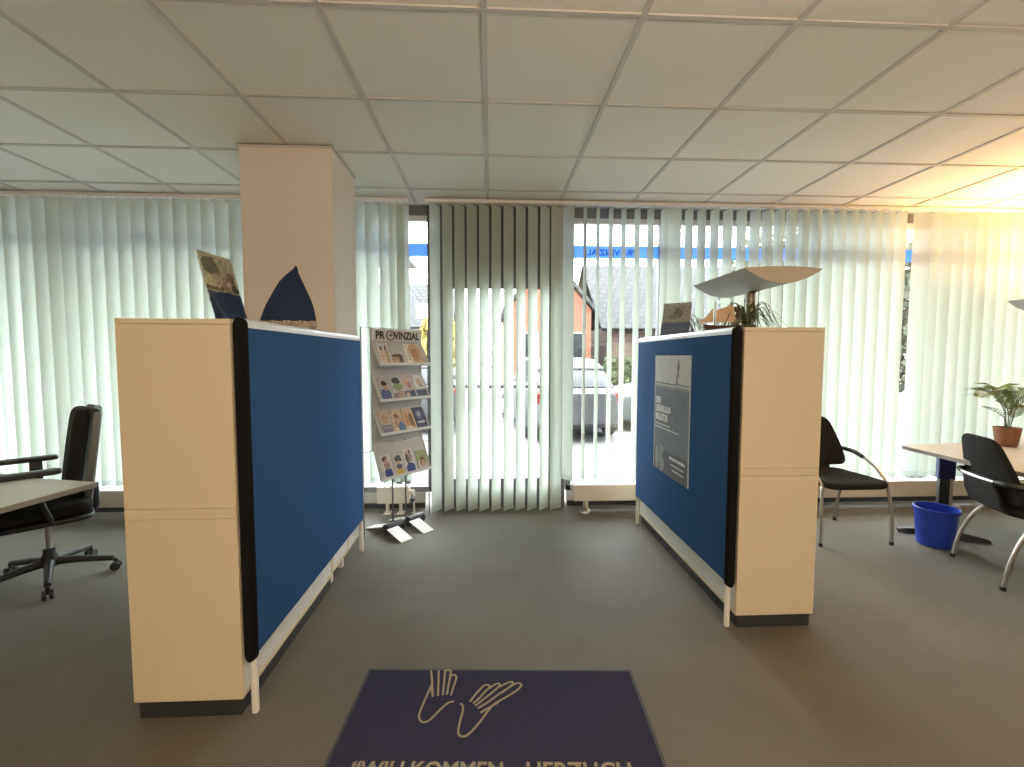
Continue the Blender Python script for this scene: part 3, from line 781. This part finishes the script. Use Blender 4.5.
def office_chair():
    r = thing('office_chair', 'black swivel office chair on castors behind the left desk', 'office chair', (-2.718, 2.822, 0), R(-46))
    b = MB(); b.lathe([(.035, .085), (.045, .095), (.045, .13), (.03, .17), (.028, .20)], 20)
    b.build('hub', M['blackplastic'], r)
    for k in range(5):
        a = R(-49+46+72*k); c, s = math.cos(a), math.sin(a)
        path = [(c*d, s*d, z) for d, z in ((.03, .115), (.12, .108), (.22, .092), (.305, .078))]
        MB().tube(path, [.026, .023, .019, .016], 10).build('base_arm', M['blackplastic'], r)
        w = MB(); cx, cy = c*.314, s*.314
        t = Vector((-s, c, 0))
        for q in (-.016, .016):
            p = Vector((cx, cy, .027))+t*q
            w.tube([p-t*.010, p-t*.007, p+t*.007, p+t*.010], [.021, .027, .027, .021], 18)
        w.cyl((cx, cy, .03), (cx, cy, .075), .010, 10)
        w.build('castor', M['blackplastic'], r)
    MB().cyl((0, 0, .19), (0, 0, .40), .014, 14).build('gas_lift', M['chrome'], r)
    m = MB(); m.box(-.10, .10, -.12, .15, .375, .43, .015); m.tube([(.09, -.02, .40), (.20, -.03, .395)], .008, 8); m.build('tilt_mechanism', M['blackplastic'], r)
    out = round_poly([(-.23, .20), (-.245, -.25), (.245, -.25), (.23, .20)], .08, 6)
    MB().cushion(out, .085, .03, lambda u, v, w: (u, v, .42+w-.5*max(0, -v-.14)**2*4*.5+.12*u*u)).build('seat', M['blackfab'], r)
    s = MB(); s.cushion(round_poly([(-.235, .205), (-.25, -.24), (.25, -.24), (.235, .205)], .08, 6), .03, .012, lambda u, v, w: (u, v, .392+w)); s.build('seat_shell', M['blackplastic'], r)
    out = round_poly([(-.20, 0), (.20, 0), (.225, .22), (.195, .52), (-.195, .52), (-.225, .22)], [.05, .05, .2, .07, .07, .2], 6)
    prof = lambda v: .215+.06*v+.09*math.sin(max(0, v)*5.2)*.5*(1 if v < .6 else 0)
    MB().cushion(out, .075, .032, lambda u, v, w: (u, .155+.13*v-w-.35*u*u, .535+v)).build('backrest', M['blackfab'], r)
    out2 = round_poly([(-.085, -.13), (.085, -.13), (.20, .15), (.205, .50), (-.205, .50), (-.20, .15)], [.03, .03, .15, .06, .06, .15], 6)
    MB().cushion(out2, .040, .015, lambda u, v, w: (u, .215+.125*v-w-.40*u*u, .545+v)).build('back_shell', M['greyshell'], r)
    t = MB(); t.tube(spline([(-.175, .228, 1.035), (-.09, .244, 1.038), (0, .252, 1.04), (.09, .244, 1.038), (.175, .228, 1.035)], 4), .024, 12); t.build('top_roll', M['blackplastic'], r)
    t = MB(); t.tube(spline([(0, .08, .40), (0, .20, .40), (0, .215, .46), (0, .212, .56)], 5), .028, 12); t.build('back_support', M['blackplastic'], r)
    for sx in (-1, 1):
        a = MB(); a.tube(spline([(sx*.12, .03, .405), (sx*.24, .02, .41), (sx*.272, .01, .45), (sx*.272, -.02, .55), (sx*.268, -.04, .705)], 5), [.015]*21, 10)
        a.box(sx*.272-.018, sx*.272+.018, -.065, -.005, .55, .705, .008)
        ar = a.build('armrest', M['blackplastic'], r)
        p = MB(); p.cushion(round_poly([(-.038, -.205), (.038, -.205), (.042, .07), (-.042, .07)], .03, 5), .026, .011, lambda u, v, w: (sx*.266+u, v, .704+w)); p.build('arm_pad', M['blackplastic'], ar)
office_chair()

# ------------------------------------------------------------------ desks
def desk(label, loc, poly, m, zt, legs):
    r = thing('office_desk', label, 'desk', loc)
    pl = [(x-loc[0], y-loc[1]) for x, y in poly]
    t = MB(); t.prism(pl, lambda x, y: (x, y, zt-.002), lambda x, y: (x, y, zt)); 
    t.build('top', m, r, smooth=False)
    e = MB(); e.prism(pl, lambda x, y: (x, y, zt-.027), lambda x, y: (x, y, zt-.0021)); e.build('edge_band', M['deskedge'], r, smooth=False)
    for (cx, cy, ang, ln) in legs:
        cx -= loc[0]; cy -= loc[1]
        T = Matrix.Translation((cx, cy, 0)) @ Matrix.Rotation(R(ang), 4, 'Z')
        q = MB(); q.box(-.05, .05, -.035, .035, .45, zt-.028, .008, T=T); up = q.build('column', M['navy'], r, smooth=False)
        q = MB(); q.box(-.040, .040, -.032, .032, .04, .46, .006, T=T); q.build('inner_column', M['blackplastic'], up, smooth=False)
        q = MB(); q.box(.018, .036, -.036, -.0322, .05, .46, T=T); q.build('chrome_strip', M['chrome'], up, smooth=False)
        q = MB()
        rings = []
        for sx, hh, ww in ((-ln/2, .022, .030), (-ln/2+.03, .032, .034), (-.06, .06, .04), (.06, .06, .04), (ln/2-.03, .032, .034), (ln/2, .022, .030)):
            rings.append([T @ Vector((sx, -ww, .004)), T @ Vector((sx, ww, .004)), T @ Vector((sx, ww*.6, hh)), T @ Vector((sx, -ww*.6, hh))])
        q.rings(rings); ft = q.build('foot', M['blackplastic'], r, smooth=False)
        q = MB()
        for sg in (-1, 1): q.lathe([(.018, 0), (.02, .003), (.016, .006)], 12, T @ Vector((sg*(ln/2-.03), 0, 0)))
        q.build('glide', M['chrome'], ft)
        q = MB(); q.box(-.19, .19, -.02, .02, zt-.052, zt-.028, T=T); q.build('top_bracket', M['navy'], r, smooth=False)
    return r
back = [(p.x, p.y) for p in spline([(-2.126, 2.485, 0), (-2.34, 2.535, 0), (-2.566, 2.590, 0), (-2.80, 2.68, 0), (-3.0, 2.80, 0), (-3.2, 2.97, 0)], 4)]
desk('pale grey office desk at the left edge, in front of the swivel chair', (-2.75, 2.0, 0), back + [(-4.0, 2.9), (-4.1, 2.1), (-3.4, 1.4), (-2.30, 1.45)], M['deskw'], .70,
     [(-2.72, 1.95, 82, .6), (-3.75, 2.45, 82, .6)])
desk('pale maple office desk at the right edge, carrying the potted palm', (4.0, 3.0, 0), [(3.20, 3.315), (3.18, 3.285), (3.148, 2.80), (3.16, 2.25), (3.6, 1.95), (4.85, 2.1), (5.1, 2.9), (5.05, 3.70), (4.62, 3.64), (4.14, 3.43)], M['deskm'], .695,
     [(3.465, 3.215, -29, .54), (4.72, 2.75, 75, .6)])

# ------------------------------------------------------------------ bin
bn = thing('waste_bin', 'round bright blue plastic waste bin on the carpet by the maple desk', 'bin', (3.27, 3.085, 0))
b = MB(); b.lathe([(.0, .004), (.098, .0), (.104, .004), (.126, .262), (.126, .268), (.120, .268), (.100, .012), (.0, .010)], 40, cap=False); b.build('body', M['bin'], bn)
b = MB(); b.lathe([(.127, .252), (.134, .255), (.1355, .262), (.135, .276), (.129, .280), (.121, .276), (.121, .262)], 40, cap=False); b.build('rim', M['bin'], bn)

# ------------------------------------------------------------------ palm
pm = thing('potted_palm', 'small green palm in a brown wicker pot on the maple desk', 'plant', (3.975, 3.245, .695))
b = MB(); b.lathe([(.0, .0), (.056, .0), (.062, .01), (.070, .07), (.077, .125), (.080, .145), (.074, .145), (.068, .12), (.0, .12)], 30, cap=False)
pot = b.build('pot', M['wicker'], pm)
MB().lathe([(.0, .127), (.069, .127), (.069, .12), (0, .12)], 24, cap=False).build('soil', M['soil'], pot)
def frond(spine, width, n, parent):
    sp_ = spline(spine, 8)
    st = MB(); st.tube(sp_, [.0035*(1-.7*i/(len(sp_)-1)) for i in range(len(sp_))], 6)
    stem = st.build('frond', M['stem'], parent)
    vs, fs = [], []
    m = len(sp_)
    for i in range(n):
        t = .30+.70*i/(n-1); f = t*(m-1); k = min(int(f), m-2); p = sp_[k].lerp(sp_[k+1], f-k)
        d = (sp_[k+1]-sp_[k]).normalized()
        sd = d.cross(Vector((0, 0, 1))).normalized(); up = sd.cross(d)
        ln = width*(math.sin(math.pi*(.18+.72*(t-.3)/.7)))*random.uniform(.9, 1.1)
        for s in (-1, 1):
            dirv = (sd*s*.80+d*.62+up*.28).normalized()
            q1 = p+dirv*ln*.5+Vector((0, 0, .004)); q2 = p+dirv*ln-Vector((0, 0, ln*.22))
            w = d*.0066
            b0 = len(vs); vs += [p-w*.5, p+w*.5, q1+w, q1-w, q2]
            fs += [(b0, b0+1, b0+2, b0+3), (b0+3, b0+2, b0+4)]
    sheet('leaflets', vs, fs, M['palm'], stem)
for sp_, w, n in (([(-.01, -.01, .12), (-.04, -.03, .27), (-.10, -.03, .37), (-.20, -.05, .41), (-.31, -.06, .385)], .19, 26),
               ([(.01, 0, .12), (.03, 0, .28), (.08, -.02, .38), (.16, -.05, .41), (.25, -.08, .37)], .19, 26),
               ([(0, .01, .12), (.02, .04, .28), (.05, .10, .40), (.10, .17, .44), (.15, .24, .42)], .17, 24),
               ([(-.01, .01, .12), (-.03, .0, .21), (-.09, -.01, .255), (-.18, -.03, .29), (-.24, -.04, .305)], .06, 10),
               ([(.01, -.01, .12), (.0, -.04, .27), (.02, -.10, .37), (.05, -.16, .40), (.09, -.23, .38)], .17, 24),
               ([(0, 0, .12), (-.01, .03, .29), (-.05, .09, .40), (-.10, .15, .42)], .15, 18),
               ([(.02, 0, .12), (.07, .02, .22), (.14, .03, .28), (.21, .03, .29)], .13, 18)):
    frond(sp_, w, n, pm)

# ------------------------------------------------------------------ spider plants
def spider(label, loc, n, seed, spread):
    rnd = random.Random(seed)
    r = thing('spider_plant', label, 'plant', loc, group='spider plants on the right cabinet')
    b = MB(); b.lathe([(0, 0), (.040, 0), (.046, .01), (.055, .05), (.050, .05), (.045, .04), (0, .04)], 20, cap=False); b.build('pot', M['pot'], r)
    vs, fs = [], []
    for i in range(n):
        a = rnd.uniform(0, 2*math.pi); L_ = spread*rnd.uniform(.55, 1.0); hgt = rnd.uniform(.06, .16)
        c, s = math.cos(a), math.sin(a); pr = Vector((-s, c, 0))
        m = 9; b0 = len(vs)
        for k in range(m+1):
            t = k/m
            p = Vector((c*(.01+L_*t), s*(.01+L_*t), .04+hgt*math.sin(math.pi*min(1, t*1.18)*.92)*(1-.05*t) - .05*t*t))
            w = .0070*(math.sin(math.pi*min(1, .15+.85*t))+.15)*(1-t*.5)
            vs += [p-pr*w, p+pr*w+Vector((0, 0, .001))]
        for k in range(m): fs.append((b0+2*k, b0+2*k+1, b0+2*k+3, b0+2*k+2))
    sheet('leaves', vs, fs, M['spider'], r, True)
    return r
spider('spider plant with arching leaves behind the lamp post on the right cabinet', (1.568, 2.70, 1.524), 52, 3, .27)
spider('spider plant right behind the tilted photo stand on the right cabinet', (1.50, 3.44, 1.524), 40, 8, .24)

# ------------------------------------------------------------------ uplighters
def uplighter(label, loc, H, lit, group, rz=0):
    r = thing('floor_uplighter', label, 'floor lamp', loc, rz, group)
    MB().lathe([(0, 0), (.15, 0), (.155, .004), (.15, .014), (.05, .02), (.032, .03), (0, .03)], 36, cap=False).build('base', M['lampgrey'], r)
    MB().lathe([(.029, .02), (.029, H-.10)], 20).build('pole', mat('lamp_pole_satin', (.40, .37, .33), .4, metal=.5), r)
    hw, hl, dp = .24, .34, .088
    def arcp(k, n=18): # bottom curve point, -1..1
        return (hw*k, -dp*(1-k*k))
    low = [arcp(-1+2*i/18) for i in range(19)]
    s = MB()
    # trough: curved sheet with thickness, closed along its length
    inner = [(x*.985, z+.006 if abs(x) < hw*.97 else z+.001) for x, z in low]
    ring = low + list(reversed(inner))
    s.prism(ring, lambda x, z: (x, -hl+.004, H+z), lambda x, z: (x, hl-.004, H+z))
    sh = s.build('shade', M['lampgrey'], r)
    for ya, yb in ((-hl, -hl+.004), (hl-.004, hl)):
        top = [(hw*k, .012*(1-k*k)) for k in [1-2*i/18 for i in range(19)]]
        e = MB(); e.prism(low+top[1:-1], lambda x, z: (x, ya, H+z), lambda x, z: (x, yb, H+z)); e.build('end_cap', M['lampcap'], sh)
    g = MB(); gp = [(hw*.97*k, .008*(1-k*k)-.001) for k in [1-2*i/12 for i in range(13)]]
    g.prism(gp+[(-hw*.9, -.008), (hw*.9, -.008)], lambda x, z: (x, -hl+.006, H+z), lambda x, z: (x, hl-.006, H+z))
    g.build('glass_cover', M['lamplit'] if lit else M['lampglass'], sh)
    k = MB(); k.tube(spline([(0, 0, H-.16), (0, 0, H-.11), (.02, -.03, H-.085), (.09, -.10, H-.066)], 5), [.030, .029, .026, .023, .022, .02, .018, .016, .014, .012, .011, .010, .010, .010, .010, .010], 12)
    k.build('bracket', mat('lamp_bracket_dark', (.12, .11, .10), .5), r)
    return r
uplighter('silver wing-shaped floor uplighter rising behind the right cabinet', (1.738, 2.955, 0), 1.905, False, 'wing uplighters')
lamp2 = uplighter('lit wing-shaped floor uplighter at the right edge beside the desk', (4.52, 3.22, 0), 1.845, True, 'wing uplighters')

# ------------------------------------------------------------------ photo stands
def stand(label, loc, rz, lean, shapes, bg, W=.212, H=.30):
    r = thing('photo_stand', label, 'display stand', loc, rz, 'acrylic display stands')
    T = Matrix.Rotation(R(-lean), 4, 'X')
    MB().box(-W/2, W/2, -.0008, .0008, .006, H-.002, T=T).build('print', print_mat('stand_print', bg, shapes, .10, .3), r, smooth=False)
    MB().box(-W/2-.003, W/2+.003, -.0045, -.0022, .0, H, T=T).build('acrylic_sheet', M['acrylic'], r, smooth=False)
    MB().box(-W/2-.003, W/2+.003, .002, .004, .0, H, T=T).build('back_sheet', M['acrylic'], r, smooth=False)
    b = MB(); b.rings([[Vector((x, -.01, 0)), Vector((x, .055, 0)), Vector((x, .055, .002)), Vector((x, -.01, .002))] for x in (-W/2, W/2)]); b.build('foot', M['acrylic'], r, smooth=False)
    return r
stand('acrylic photo stand on the left cabinet, people picture above dark blue', (-1.170, 2.115, 1.516), R(84), 15,
      [('r', .5, .16, .5, .30, (.045, .075, .19)), ('e', .55, .08, .35, .10, (.08, .12, .26)), ('e', .30, .82, .26, .13, (.20, .17, .09)), ('e', .70, .84, .22, .10, (.62, .58, .40)), ('e', .66, .62, .26, .15, (.42, .28, .22)), ('e', .42, .64, .13, .10, (.72, .54, .44)),
       ('e', .82, .70, .12, .08, (.30, .20, .14)), ('e', .72, .56, .10, .07, (.74, .58, .46)), ('r', .25, .50, .25, .025, (.16, .12, .06)), ('e', .60, .75, .08, .07, (.68, .52, .42)), ('e', .88, .53, .12, .06, (.14, .12, .10))], (.80, .72, .50), W=.215, H=.335)
stand('acrylic photo stand on the right cabinet, sepia seated figure above blue', (1.365, 3.30, 1.526), R(-38), 18,
      [('r', .5, .2, .5, .22, (.06, .10, .25)), ('e', .55, .66, .17, .13, (.14, .11, .09)), ('e', .52, .78, .09, .07, (.16, .12, .10)), ('e', .42, .58, .2, .08, (.26, .22, .18)), ('r', .5, .95, .5, .02, (.55, .52, .48))], (.46, .40, .34), W=.205, H=.275)

# ------------------------------------------------------------------ blue cloth sail
sl = thing('cloth_sail', 'dark blue pointed cloth sail ornament with pale gathered foot on the left cabinet', 'ornament', (-1.055, 2.405, 1.515))
prof = [(-.142, .142, .05), (-.128, .136, .09), (-.112, .128, .13), (-.088, .113, .17), (-.066, .096, .21), (-.040, .078, .25), (-.012, .064, .280), (.014, .056, .300), (.036, .053, .318), (.044, .050, .330)]
rings = []
for xa, xb, z in prof:
    cx, w = (xa+xb)/2, (xb-xa)/2; d_ = .050*(1-((z-.05)/.30))**.8+.004
    rings.append([Vector((cx+w*math.copysign(abs(math.cos(a))**.8, math.cos(a)), d_*math.sin(a), z)) for a in [2*math.pi*j/24 for j in range(24)]])
MB().rings(rings).build('cloth', M['sail'], sl)
bs = MB(); bs.box(-.125, .125, -.045, .045, 0, .03, .008)
bs.k = 0
for j in range(40):
    a = 2*math.pi*j/40; rr = 1+.03*math.sin(j*2.4)
    bs.tube([(.128*rr*math.cos(a), .044*rr*math.sin(a), .024), (.131*rr*math.cos(a), .046*rr*math.sin(a), .036), (.129*rr*math.cos(a), .045*rr*math.sin(a), .046+.003*math.sin(j*1.7))], [.010, .012, .009], 6)
bs.build('gathered_foot', M['sailbase'], sl)

# ------------------------------------------------------------------ ship model
sp0 = thing('ship_model', 'small model sailing ship with tan sails on the right cabinet', 'model ship', (1.375, 2.62, 1.524), R(-6))
rings = []
for x, w, zb_, zt_ in ((-.11, .004, .030, .048), (-.08, .016, .012, .044), (-.03, .022, .008, .040), (.03, .022, .008, .040), (.075, .018, .012, .046), (.095, .010, .022, .050)):
    rings.append([Vector((x, -w, zt_)), Vector((x, -w*.8, (zb_+zt_)/2)), Vector((x, 0, zb_)), Vector((x, w*.8, (zb_+zt_)/2)), Vector((x, w, zt_))])
MB().rings(rings).build('hull', M['hull'], sp0)
MB().box(-.05, .05, -.02, .02, 0, .012, .003).build('cradle', M['mast'], sp0)
for mx, mh in ((-.045, .180), (.085, .172)):
    MB().cyl((mx, 0, .03), (mx, 0, mh), .0035, 8, .002).build('mast', M['mast'], sp0)
MB().cyl((-.10, 0, .046), (-.16, 0, .062), .0025, 6).build('bowsprit', M['mast'], sp0)
def sail(pts, bulge=.012):
    n = len(pts); c = sum((Vector(p) for p in pts), Vector())/n; c.y -= bulge
    vs = [Vector(p) for p in pts]+[c]+[Vector(p)+Vector((0, .001, 0)) for p in pts]+[c+Vector((0, .001, 0))]
    fs = [(i, (i+1) % n, n) for i in range(n)]+[(n+1+(i+1) % n, n+1+i, 2*n+1) for i in range(n)]
    sheet('sail', vs, fs, M['tansail'], sp0, True)
sail([(-.038, 0, .062), (-.038, 0, .132), (.060, 0, .165), (.080, 0, .060)])
sail([(-.054, 0, .062), (-.056, 0, .145), (-.128, 0, .056)])
sail([(-.060, -.004, .060), (-.062, -.004, .105), (-.150, -.004, .060)], .006)

# ------------------------------------------------------------------ outside
G0 = -.12
o = MB().box(-40, 60, WALL_Y+.12, 70, G0-.2, G0).build('pavement', M['asphalt'], smooth=False); struct(o, 'pale street and parking ground outside the windows', 'ground')

def house(label, xa, xb, y0, y1, ze, zr, wallm, roofm, along=True, wins=()):
    r = thing('house', label, 'house', ((xa+xb)/2, y0, G0))
    w = (xb-xa)/2; D = y1-y0; ze -= G0; zr -= G0
    b = MB()
    if along:
        b.box(-w, w, 0, D, 0, ze)
    else:
        b.prism([(-w, 0), (w, 0), (w, ze), (0, zr-.05), (-w, ze)], lambda x, z: (x, 0, z), lambda x, z: (x, D, z))
    b.build('wall', wallm, r, smooth=False)
    if along:
        ln = math.hypot(D/2+.4, zr-ze); ang = math.atan2(zr-ze+.25, D/2+.4)
        for s in (1, -1):
            q = MB().box(-w-.4, w+.4, 0, ln+.1, 0, .12)
            o = q.build('roof', roofm, r, smooth=False)
            o.location = (0, -.4 if s > 0 else D+.4, ze-.2); o.rotation_euler = (ang if s > 0 else -ang, 0, 0 if s > 0 else 0)
            if s < 0: o.rotation_euler = (ang, 0, math.pi)
    else:
        ang = math.atan2(zr-ze, w); ln = math.hypot(w, zr-ze)+.12
        for s in (1, -1):
            q = MB().box(0, ln, -.2, D+.2, 0, .12); o = q.build('roof', roofm, r, smooth=False)
            o.location = (s*(w+.1), 0, ze-.06)
            o.rotation_euler = (0, -ang, math.pi) if s > 0 else (0, -ang, 0)
            if s > 0: o.location = (w+.1, D, ze-.06)
    for (x, z, ww, hh) in wins:
        f = MB(); f.box(x-ww/2, x+ww/2, -.06, 0, z, z+hh); o = f.build('window', M['render'], r, smooth=False)
        MB().box(x-ww/2+.06, x+ww/2-.06, -.07, -.06, z+.06, z+hh-.06).build('pane', M['carglass'], o, smooth=False)
    return r
house('low house with wide grey tiled roof across the street, behind the open blind', 4.75, 17, 18, 25, 2.6, 5.6, M['brown'], M['roof'], True,
      [(-4.6, .9, 1.1, 1.2), (-2.4, .9, 1.1, 1.2), (0, .9, 1.1, 1.2), (2.6, .9, 1.1, 1.2)])
house('orange-red gabled brick house left of the tiled roof', .6, 3.7, 16.5, 24, 3.1, 4.9, M['brick'], M['roof'], False, [(.9, 1.2, .8, 1.2), (-.8, 1.2, .8, 1.2)])
house('white rendered house far behind the left glass strip', -9, -2.4, 24, 31, 3.0, 5.6, M['render'], M['roof'], True, [(-1, .9, 1.2, 1.2), (1.4, .9, 1.2, 1.2)])

def foliage(name, part, label, cat, loc, sx, sy, sz, m, n, leaf, trunk=0.0, group=None, seed=1):
    rnd = random.Random(seed); r = thing(name, label, cat, loc, group=group)
    vs, fs = [], []
    for i in range(n):
        while True:
            q = Vector((rnd.uniform(-1, 1), rnd.uniform(-1, 1), rnd.uniform(-1, 1)))
            if trunk and q.length > 1: continue
            break
        p = Vector((q.x*sx, q.y*sy, trunk+sz+q.z*sz))
        a = Vector((rnd.gauss(0, 1), rnd.gauss(0, 1), rnd.gauss(0, 1))).normalized(); b = a.orthogonal().normalized()
        c = a.cross(b); b0 = len(vs); L_ = leaf*rnd.uniform(.6, 1.3)
        vs += [p-b*L_, p+c*L_*.6, p+b*L_, p-c*L_*.6]; fs.append((b0, b0+1, b0+2, b0+3))
    sheet(part, vs, fs, m, r)
    if trunk:
        t = MB(); t.cyl((0, 0, 0), (0, 0, trunk+sz), .12, 10, .05)
        for k in range(5):
            a = 2*math.pi*k/5; t.tube([(0, 0, trunk), (math.cos(a)*sx*.4, math.sin(a)*sy*.4, trunk+sz*.8), (math.cos(a)*sx*.7, math.sin(a)*sy*.7, trunk+sz*1.3)], [.06, .035, .015], 6)
        t.build('trunk', M['bark'], r)
    return r
foliage('garden_hedge', 'foliage', 'clipped green hedge in front of the tiled house', 'hedge', (8.5, 15.2, G0), 4.6, .35, .72, M['hedge'], 5200, .11, seed=2)
foliage('broadleaf_tree', 'foliage', 'yellow-leaved small tree seen left of the long blind', 'tree', (-1.48, 13, G0), .55, .6, 1.0, M['yellow'], 2600, .11, .9, 'street trees', 3)
foliage('broadleaf_tree', 'foliage', 'tall grey-green tree seen through the right blind gap', 'tree', (10.4, 10.6, G0), 1.9, 1.9, 1.9, M['tree'], 3600, .13, .6, 'street trees', 4)
foliage('broadleaf_tree', 'foliage', 'grey-green tree above the lamp, beyond the tiled roof end', 'tree', (9.2, 14.2, G0), 1.8, 1.6, 2.0, M['tree'], 3400, .13, 1.6, 'street trees', 5)

def car(label, loc, rz, paint):
    r = thing('car', label, 'car', loc, rz, 'parked cars')
    # long axis x, front at -x
    def sec(x, w, zb, zt, rnd_=.10):
        pts = round_poly([(-w, zb), (w, zb), (w*.93, zt), (-w*.93, zt)], rnd_, 3)
        return [Vector((x, a, b)) for a, b in pts]
    b = MB(); b.rings([sec(-2.05, .66, .30, .62), sec(-1.95, .78, .22, .70), sec(-1.5, .85, .20, .80), sec(-.9, .87, .20, .92), sec(.6, .87, .20, .96), sec(1.6, .85, .20, .98), sec(1.95, .80, .25, .95), sec(2.05, .70, .34, .86)])
    b.build('body', paint, r)
    c = MB(); c.rings([sec(-1.0, .74, .90, .92, .03), sec(-.35, .70, .90, 1.36, .10), sec(.2, .69, .90, 1.46, .12), sec(1.0, .68, .92, 1.43, .12), sec(1.5, .68, .93, 1.27, .10), sec(1.92, .70, .94, .97, .03)])
    c.build('windows', M['carglass'], r)
    t = MB(); t.rings([sec(-.40, .665, 1.335, 1.385, .02), sec(.2, .66, 1.44, 1.475, .015), sec(1.0, .65, 1.41, 1.445, .015), sec(1.5, .645, 1.255, 1.29, .015)]); t.build('roof', paint, r)
    for wx in (-1.3, 1.25):
        for s in (-1, 1):
            w = MB(); w.tube([(wx, s*.74, .31), (wx, s*.78, .31), (wx, s*.86, .31), (wx, s*.885, .31)], [.28, .31, .31, .28], 24); o = w.build('wheel', M['tyre'], r)
            w = MB(); w.tube([(wx, s*.86, .31), (wx, s*.892, .31)], [.19, .18], 16); w.build('rim', M['chrome'], o)
    for s in (-1, 1):
        MB().box(1.93, 2.04, s*.66-.12, s*.66+.12, .70, .88, .03).build('tail_light', M['red'], r)
        MB().box(-2.03, -1.88, s*.60-.14, s*.60+.14, .52, .66, .03).build('head_light', M['lens'], r)
        for xx in (-.2,):
            MB().box(-.62, -.48, s*.86-.07, s*.86+.07, .93, 1.05, .03).build('wing_mirror', paint, r)
        MB().tube([(.18, s*.705, .93), (.22, s*.70, 1.2), (.24, s*.665, 1.43)], .03, 6).build('pillar', paint, r)
    return r
car('silver parked car with red tail light, seen from behind through the blind', (1.30, 9.6, G0), R(-84), M['carsilver'])
car('pale green parked car seen from the side, right of the silver car', (4.35, 9.7, G0), R(4), M['cargreen'])
car('silver car parked outside beyond the long door blind', (-1.7, 10.5, G0), R(-80), M['carsilver'])

# ------------------------------------------------------------------ light
w = bpy.data.worlds.new('overcast_sky'); bpy.context.scene.world = w; w.use_nodes = True
nt = w.node_tree; bg = nt.nodes['Background']; bg.inputs['Color'].default_value = (.93, .97, 1.0, 1); bg.inputs['Strength'].default_value = 15.0

def area(name, loc, rot, sx, sy, power, col, spread=180):
    l = bpy.data.lights.new(name, 'AREA'); l.shape = 'RECTANGLE'; l.size = sx; l.size_y = sy; l.energy = power; l.color = col; l.spread = R(spread)
    o = bpy.data.objects.new(name, l); C.objects.link(o); o.location = loc; o.rotation_euler = rot
    return o
area('ceiling_lamp_light', (1.1, -2.6, CEIL-.25), (R(62), 0, 0), 1.6, .4, 31, (1, .74, .52), 160)
area('ceiling_lamp_light', (-1.9, -2.6, CEIL-.25), (R(62), 0, 0), 1.6, .4, 18.5, (1, .71, .40), 160)
area('rear_ceiling_fill', (.7, -.6, 1.9), (R(180), 0, 0), .4, .6, 88, (1, .78, .58), 175)  # added fill behind the camera to brighten the ceiling; no lamp stands there
area('uplighter_light', (4.52, 3.22, 1.90), (R(180), 0, 0), .40, .60, 46, (1, .56, .20), 170)

# ------------------------------------------------------------------ camera
cam = bpy.data.cameras.new('camera'); co = bpy.data.objects.new('camera', cam); C.objects.link(co)
cam.sensor_fit = 'HORIZONTAL'; cam.sensor_width = 36.0; cam.lens = 448.2/1024*36.0
cam.clip_start = .02; cam.clip_end = 300
yaw, pitch, roll = .0469, -.0604, .0014
fwd = Vector((math.sin(yaw)*math.cos(pitch), math.cos(yaw)*math.cos(pitch), math.sin(pitch)))
rt = Vector((math.cos(yaw), -math.sin(yaw), 0)); up = rt.cross(fwd)
r2 = rt*math.cos(roll)+up*math.sin(roll); u2 = -rt*math.sin(roll)+up*math.cos(roll)
co.matrix_world = Matrix(((r2.x, u2.x, -fwd.x, 0), (r2.y, u2.y, -fwd.y, 0), (r2.z, u2.z, -fwd.z, EYE), (0, 0, 0, 1)))
sc = bpy.context.scene; sc.camera = co
sc.view_settings.view_transform = 'Standard'; sc.view_settings.look = 'None'
sc.view_settings.exposure = 0.2; sc.view_settings.gamma = 1.0; sc.view_settings.use_curve_mapping = False
sc.cycles.max_bounces = 12; sc.cycles.diffuse_bounces = 6; sc.cycles.transparent_max_bounces = 24; sc.cycles.transmission_bounces = 8
sc.cycles.sample_clamp_indirect = 8.0
